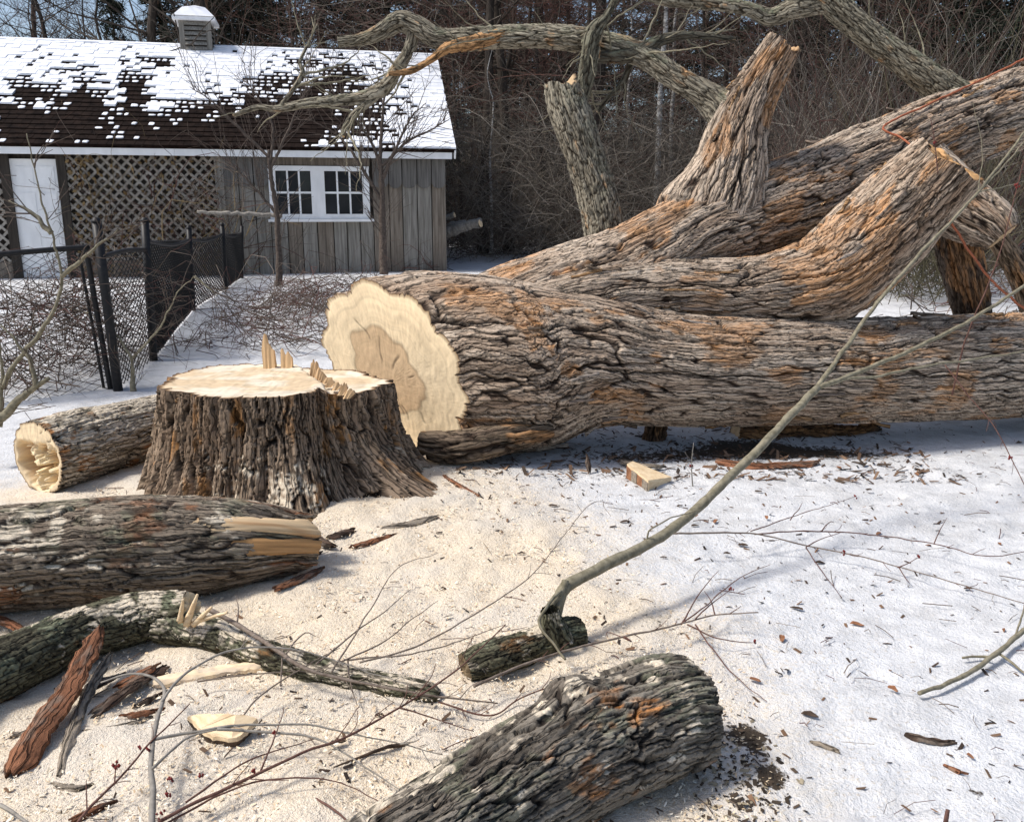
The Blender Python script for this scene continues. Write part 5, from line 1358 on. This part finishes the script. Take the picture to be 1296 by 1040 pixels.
sapling('bare sapling in front of the shed wall right of the window', [px3([(486, 347, 14.0), (484, 290, 14.0), (483, 230, 14.0), (480, 195, 14.0)]), px3([(482, 215, 14.0), (470, 180, 14.0), (440, 140, 13.9), (420, 115, 13.9)]), px3([(481, 200, 14.0), (484, 150, 14.0), (486, 120, 14.0), (488, 95, 14)]), px3([(483, 230, 14.0), (500, 190, 14.0), (520, 150, 14.0), (540, 130, 14)]), px3([(484, 255, 14.0), (450, 200, 14.0), (425, 170, 14.0), (390, 150, 13.8)]), px3([(484, 210, 14.0), (515, 180, 14.1), (545, 165, 14.2), (570, 150, 14.2)])], M['sapling'], .07, 22, .75)
sapling('bare sapling in front of the shed left of the window', [px3([(353, 362, 12.2), (353, 330, 12.2), (350, 270, 12.2), (342, 215, 12.2), (340, 190, 12.2)]), px3([(341, 200, 12.2), (300, 160, 12.2), (270, 130, 12.2), (240, 110, 12.2)]), px3([(342, 210, 12.2), (345, 160, 12.2), (330, 130, 12.2), (310, 100, 12.2)]), px3([(342, 215, 12.2), (365, 165, 12.2), (380, 130, 12.2), (400, 100, 12.2)]), px3([(350, 270, 12.2), (310, 225, 12.2), (280, 200, 12.2)])], M['sapling'], .052, 20, .65)
sapling('bent young tree growing between stump and fence', [px3([(169, 503, 6.9), (168, 478, 6.9), (166, 452, 6.9)]), px3([(167, 455, 6.9), (185, 435, 6.9), (205, 410, 6.85), (222, 375, 6.8), (246, 350, 6.8)]), px3([(166, 452, 6.9), (145, 420, 6.95), (115, 398, 7.0), (85, 390, 7.0)]), px3([(246, 350, 6.8), (262, 362, 6.8), (275, 375, 6.8)])], M['pole'], .028, 10, .35, wob=.02, up=.2)
sapling('thick forked sapling at the left edge behind the hollow log', [px3([(-30, 545, 4.9), (5, 525, 4.9), (30, 500, 4.9), (62, 478, 4.9)]), px3([(45, 488, 4.9), (38, 455, 4.9), (15, 425, 4.9), (-15, 395, 4.9)]), px3([(5, 490, 4.9), (15, 465, 4.9), (55, 415, 4.92), (78, 360, 4.95), (70, 310, 4.95), (50, 240, 4.95), (35, 170, 4.95)]), px3([(0, 540, 4.95), (3, 480, 4.95), (0, 440, 4.95), (-4, 400, 4.95)]), px3([(78, 350, 4.95), (110, 322, 4.95), (150, 290, 5)]), px3([(65, 295, 4.95), (40, 270, 4.95), (10, 255, 4.95)])], M['pole'], .036, 7, .30, wob=.02, up=.1)
tag(stick_part('fallen_pole', px3([(250, 268, 12.6), (300, 270, 12.6), (356, 273, 12.6)]), .022, .03, M['grey_twig'], None, seed=2, wob=.03)[0], 'pale broken pole hanging level below the shed window', 'pole')

def bramble(name, label, n, centre_fn, L, r, cols, seed, arch=.35, up=.5, npts=6, sides=3):
    """tangle of arching canes: nobody could count them"""
    rr = np.random.default_rng(seed)
    B = centre_fn(rr, n)
    a = rr.random(n) * 6.28; l = L * (.4 + rr.random(n))
    D = np.stack([np.cos(a), np.sin(a) * .7, up + .5 * rr.normal(0, 1, n) * up], 1) * l[:, None]
    t = np.linspace(0, 1, npts)[None, :, None]
    sidev = rr.normal(0, .22, (n, 1, 3)) * l[:, None, None]
    Pn = B[:, None] + D[:, None] * t + sidev * np.sin(t * 3.1) + np.array([0, 0, -1.]) * (arch * l[:, None, None]) * t ** 2 + rr.normal(0, .03, (n, npts, 3)) * l[:, None, None]
    R = r * (.5 + rr.random(n))[:, None] * np.linspace(1, .25, npts)[None]
    V, F = tubes(Pn, R, sides)
    cc = np.repeat(np.array(cols)[rr.integers(0, len(cols), n)] * (.7 + .6 * rr.random((n, 1))), npts * sides, 0)
    return tag(mk(name, V, F, M['brush'], color=np.clip(cc, 0, 1), uv=V), label, 'brush', kind='stuff')

GREYB = [(.11, .085, .068), (.16, .13, .105), (.08, .056, .046), (.12, .06, .05)]
def area(pts, Hh):
    q = np.array([G(a, b)[:2] for a, b in pts]); lo_, hi_ = q.min(0), q.max(0)
    def f(rr, n):
        x = rr.uniform(lo_[0], hi_[0], n); y = rr.uniform(lo_[1], hi_[1], n)
        return np.stack([x, y, ground_h(x, y) + rr.random(n) * Hh], 1)
    return f
bramble('bramble_tangle', 'low tangle of bare brambles on the snow between fence and trunk', 800, area([(215, 450), (480, 370)], .2), .8, .0042, GREYB, 1, arch=.5, up=.35)
bramble('bramble_tangle', 'bare brambles grown through the chain link at the left', 650, area([(-40, 505), (200, 440)], .75), .75, .0042, GREYB, 2, arch=.45, up=.4)
bramble('bramble_tangle', 'bare brush standing along the shed lattice', 900, area([(60, 352), (345, 344)], 1.5), 1.0, .007, GREYB + [(.20, .15, .08)], 3, arch=.3, up=.7)
bramble('bramble_tangle', 'dead stems at the foot of the shed boards', 200, area([(310, 346), (560, 340)], .15), .6, .006, GREYB, 4, arch=.3, up=.7)
bramble('bramble_tangle', 'dead twigs on the shaded snow behind the trunk', 420, area([(575, 325), (740, 302)], .15), 1.1, .009, [(.07, .055, .045), (.12, .095, .08)], 5, arch=.4, up=.3)
bramble('bramble_tangle', 'dark brush behind the limbs at the right edge', 260, area([(1120, 420), (1330, 350)], .3), .9, .007, GREYB, 6, arch=.4, up=.4)
# withered vine leaves on the lattice
n = 1500
s_ = r_.uniform(W(285, 260)[0], W(90, 260)[0], n); z_ = ZB + 2.1 * r_.random(n) ** 1.3
k = r_.random(n) < .25 + .75 * sstep(.42, .6, fbm(s_ * .9, z_ * .9, 6, oct=2)); s_, z_ = s_[k], z_[k]; n = len(s_)
c = np.array([SL(a, -.02 + .05 * random.random(), b_) for a, b_ in zip(s_, z_)])
a = r_.random(n) * 6.28; sz = .035 * (.5 + r_.random(n))
d1 = (SH_E1 * np.cos(a)[:, None] + np.array([0, 0, 1.]) * np.sin(a)[:, None] + SH_OUT * r_.normal(0, .5, (n, 1))) * sz[:, None]; d2 = (SH_E1 * -np.sin(a)[:, None] + np.array([0, 0, 1.]) * np.cos(a)[:, None]) * sz[:, None] * .6
V = np.stack([c - d1, c + d2, c + d1, c - d2], 1).reshape(-1, 3); F = np.arange(n * 4).reshape(-1, 4)
tag(mk('withered_vine_leaves', V, F, M['brush'], color=np.repeat(np.array([(.17, .11, .05), (.22, .15, .07), (.11, .075, .045)])[r_.integers(0, 3, n)], 4, 0), uv=V, smooth=False), 'withered brown vine leaves clinging to the shed lattice', 'vine', kind='stuff')
# ------------------------------------------------------------------ the woods
def grow(seed, H, r0, spread=.5, nb=26, start=.25, sub=6, droop=0.0):
    """bare tree: trunk polyline, limb polylines (N,6,3), radii"""
    rr = random.Random(seed)
    tr_ = []; x = y = 0.0; lean = rr.uniform(-.05, .05), rr.uniform(-.05, .05)
    for k in range(9):
        f = k / 8
        tr_.append((lean[0] * H * f + rr.gauss(0, .012) * H * f, lean[1] * H * f + rr.gauss(0, .012) * H * f, f * H))
    tr_ = np.array(tr_)
    Pn, Rn = [], []
    def limb(p, d, L, r, lev):
        pts = [p]; q = np.array(p)
        dd = np.array(d)
        for k in range(5):
            dd = nrm((dd + np.array([rr.gauss(0, .16), rr.gauss(0, .16), rr.gauss(.05 - droop, .14)]))[None])[0]
            q = q + dd * L / 5; pts.append(q.copy())
        Pn.append(pts); Rn.append(np.linspace(r, r * .22, 6))
        if lev > 0:
            for _ in range(sub):
                k = rr.randint(1, 5); b = nrm((pts[k] - pts[k - 1])[None])[0]
                v = nrm((b + np.array([rr.gauss(0, .6), rr.gauss(0, .6), rr.gauss(.1, .5)]))[None])[0]
                limb(pts[k], v, L * rr.uniform(.3, .6), r * .45, lev - 1)
    for i in range(nb):
        f = rr.uniform(start, 1.0); j = min(int(f * 8), 7); p = tr_[j] + (tr_[j + 1] - tr_[j]) * (f * 8 - j)
        a = rr.random() * 6.28; L = H * spread * (1.15 - f) * rr.uniform(.6, 1.2) + .4
        limb(p, (math.cos(a), math.sin(a), rr.uniform(.2, .9)), L, r0 * .32 * (1.15 - f), 2)
    return tr_, np.array(Pn), np.array(Rn)

def bare_tree(name, label, group, seed, H, r0, loc, bark, twigmat, **k):
    t = thing(name, label, 'tree', loc, group)
    tr_, Pn, Rn = grow(seed, H, r0, **k)
    V, F, q = stick(tr_, r0, r0 * .12, sides=9, wob=.04, seed=seed); L = np.array(t.location)
    mk('trunk', V + L, F, bark, t)
    big = Rn[:, 0] > .012
    V, F = tubes(Pn, np.maximum(Rn, .0028) * .8, 3)
    mk('crown', V + L, F, twigmat, t)
    return t

def conifer(name, label, group, seed, H, loc, r0=.18, w=2.2, mat=None, start=.08):
    rr = np.random.default_rng(seed)
    t = thing(name, label, 'tree', loc, group); L = np.array(t.location)
    V, F, q = stick(np.array([(0, 0, -.1), (.05, 0, H * .5), (0, .05, H)]), r0, .03, sides=9, wob=.05, seed=seed)
    mk('trunk', V + L, F, M['warm_bark'], t)
    nb = int(H * 15)
    f = start + (1 - start) * rr.random(nb); a = rr.random(nb) * 6.28; l = w * (1.05 - f) ** .8 * (.6 + .6 * rr.random(nb)) + .25
    m = 52
    s = rr.random((nb, m)) ** .7
    d = np.stack([np.cos(a), np.sin(a), -.15 - .2 * rr.random(nb)], 1)
    c = np.stack([0 * f, 0 * f, f * H], 1)[:, None] + d[:, None] * (l[:, None] * s)[..., None] + np.array([0, 0, .18]) * ((l[:, None] * s) ** 2 / 3)[..., None] + rr.normal(0, .10, (nb, m, 3)) * (.4 + l[:, None, None] * .4)
    c = c.reshape(-1, 3); n = len(c)
    dd = np.repeat(d, m, 0) * .8 + rr.normal(0, .55, (n, 3)); dd = nrm(dd) * (.14 + .16 * rr.random(n))[:, None]
    sd_ = nrm(np.cross(dd, rr.normal(0, 1, (n, 3)))) * (.014 + .020 * rr.random(n))[:, None]
    V = np.stack([c - dd * .5 - sd_, c - dd * .5 + sd_, c + dd * .8], 1).reshape(-1, 3)
    mk('crown', V + L, np.arange(n * 3).reshape(-1, 3), mat or M['conifer'], t, smooth=False)
    Pn = np.stack([np.stack([0 * f, 0 * f, f * H], 1) + d * l[:, None] * q + np.array([0, 0, .18]) * ((l * q) ** 2 / 3)[:, None] for q in (0, .33, .66, 1)], 1)
    V, F = tubes(Pn, np.repeat(np.array([[.022, .016, .01, .004]]), nb, 0), 3); mk('boughs', V + L, F, M['far_bark'], t)
    return t

def put(t, loc, rz, s, label=None, group=None):
    t.location = [float(c) for c in loc]; t.rotation_euler = (0, 0, rz); t.scale = (s, s, s * R2.uniform(.9, 1.12))
    if label: t['label'] = label
    if group: t['group'] = group

def spot(px, Y):
    q = P(px, 300, Y); return np.array([q[0], Y, float(ground_h(q[0], Y, False)) - .05])

# bare trees, several kinds
kinds = [bare_tree('bare_tree', 'x', 'bare trees in the woods', 21 + i, (9, 11, 8, 12)[i], (.09, .13, .07, .16)[i], spot(660, 27), M['far_bark'], M['far_bark'] if i % 2 else M['red_twig'], nb=(20, 24, 18, 26)[i], sub=5) for i in range(4)]
first = [True] * 4
wr = random.Random(77)
trees = []
for (px, Y) in [(wr.uniform(-40, 1340), wr.uniform(20.5, 44)) for _ in range(44)] + [(610, 21), (640, 23), (585, 24), (690, 22), (660, 26), (760, 20), (880, 22), (1060, 21), (1100, 24), (1160, 20), (1010, 26), (70, 26), (300, 26), (400, 25), (450, 28), (520, 26)]:
    q = spot(px, Y)
    if px < 215 and wr.random() < .6: continue
    if px < 575 and Y < 23.5: Y = 23.5 + wr.random() * 8; q = spot(px, Y)
    i = wr.randrange(4)
    t = kinds[i] if first[i] else copy_tree(kinds[i]); first[i] = False
    where = 'behind the shed roof' if px < 560 else ('beyond the trunk at the right' if px > 980 else 'between shed and standing stub' if px < 720 else 'behind the limb stubs')
    put(t, q, wr.random() * 6.28, wr.uniform(.75, 1.25), ('slim dark bare tree ' if i in (0, 2) else 'taller dark bare tree ') + 'in the woods ' + where, 'bare trees in the woods ' + where)
# birches
bt = None
for i, (px, Y, s) in enumerate(((830, 21, .9), (846, 24.5, .8), (622, 20.5, .45), (790, 30, .8), (700, 26, .5), (1085, 25, .45))):
    lab = ['white birch trunk between broken limb and standing stub, nearest of its kind', 'white birch just right of the nearest birch', 'thin white birch beside the shed corner', 'white birch far behind the broken limb', 'thin pale birch left of the broken limb', 'thin pale birch right of the standing stub'][i]
    if bt is None: bt = bare_tree('birch_tree', lab, None, 44, 11, .10, (0, 0, 0), M['birch'], M['twig'], nb=16, sub=4, start=.4); t = bt
    else: t = copy_tree(bt)
    put(t, spot(px, Y), i * 1.3, s, lab)
# conifers: dark evergreens closing the view
ck = [conifer('evergreen_tree', 'x', 'g', 60 + i, (11, 9)[i], (0, 0, 0), w=(2.5, 2.0)[i]) for i in range(2)]
f2 = [True, True]
for j, (px, Y, s) in enumerate([(45, 29, .45), (130, 31, .5), (170, 28, .62), (228, 30, .95), (285, 27, 1.0), (345, 31, 1.1), (420, 29, 1.1), (500, 31, 1.15), (570, 30, 1.1), (600, 36, 1.2), (650, 40, 1.1), (720, 44, 1.05), (780, 40, 1.1), (850, 37, 1.2), (920, 35, 1.2), (985, 32, 1.2), (1050, 30, 1.2), (1115, 27, 1.15), (1170, 24, 1.1), (1225, 21, 1.05), (1270, 18, .95), (1310, 20, 1.1), (1360, 17, 1.0), (-60, 27, .5), (1400, 23, 1.1), (545, 38, 1.2), (880, 42, 1.3), (1020, 40, 1.3), (1200, 30, 1.3), (455, 37, 1.2), (690, 36, .9), (750, 33, .8), (620, 46, 1.5), (820, 48, 1.5), (960, 46, 1.5), (1120, 44, 1.5), (480, 46, 1.5), (360, 44, 1.4), (700, 50, 1.6), (300, 40, 1.2)]):
    i = j % 2; t = ck[i] if f2[i] else copy_tree(ck[i]); f2[i] = False
    if px < 575: lab, g = 'dark evergreen rising behind the shed roof', 'evergreens behind the shed'
    elif px > 1090: lab, g = 'dark evergreen filling the upper right corner behind the leader', 'evergreens at the right'
    else: lab, g = 'dark evergreen deep in the woods behind the trunk', 'evergreens deep in the woods'
    put(t, spot(px, Y), wr.random() * 6.28, s, lab, g)
# thick pine behind the cupola with crooked boughs
pine = bare_tree('pine_tree', 'thick brown tree trunk with crooked boughs behind the cupola', None, 91, 10, .26, spot(300, 22.5), M['far_bark'], M['far_bark'], nb=22, sub=5, start=.15)
p2 = bare_tree('pine_tree', 'straight orange brown trunk just right of the cupola', None, 92, 10, .14, spot(289, 23.5), M['warm_bark'], M['far_bark'], nb=16, sub=4, start=.3)

# thickets between the trunks
def band(x0, x1, Y0, Y1, Hh):
    def f(rr, n):
        px = rr.uniform(x0, x1, n); y = rr.uniform(Y0, Y1, n); x = (px - 648) / FPX * y * 1.0
        return np.stack([x, y, ground_h(x, y, False) + Hh * rr.random(n) ** 1.4], 1)
    return f
RED = [(.075, .038, .032), (.10, .06, .05), (.06, .045, .037), (.12, .09, .07)]
DUN = [(.14, .12, .098), (.19, .165, .135), (.10, .085, .07), (.24, .21, .175)]
bramble('thicket', 'grey brown thicket of bare stems behind the shaded snow', 7500, band(560, 1000, 18.2, 27, 2.8), 1.5, .0065, DUN, 11, arch=.2, up=.7)
bramble('thicket', 'reddish tangle of bare twigs high in the woods', 11500, band(380, 1280, 18.5, 34, 8.0), 1.7, .0072, RED + DUN[:2], 12, arch=.2, up=.35)
bramble('thicket', 'bare brush behind the leader at the right', 3400, band(960, 1330, 12, 20, 2.4), 1.5, .006, DUN + RED, 13, arch=.15, up=1.2)
bramble('thicket', 'yellowish bush of upright stems beside the upper right limb', 200, band(1120, 1225, 11, 12.5, .4), 1.7, .006, [(.12, .105, .06), (.09, .08, .05)], 14, arch=.05, up=1.6)
bramble('thicket', 'twiggy crowns behind the shed roof', 2600, band(180, 600, 24, 36, 6.0), 1.6, .008, RED + DUN, 15, arch=.15, up=.6)
bramble('thicket', 'far dim undergrowth deep in the woods', 6000, band(-60, 1360, 30, 46, 4.0), 2.6, .011, [(.05, .042, .036), (.07, .057, .048), (.04, .032, .028)], 16, arch=.1, up=.8)
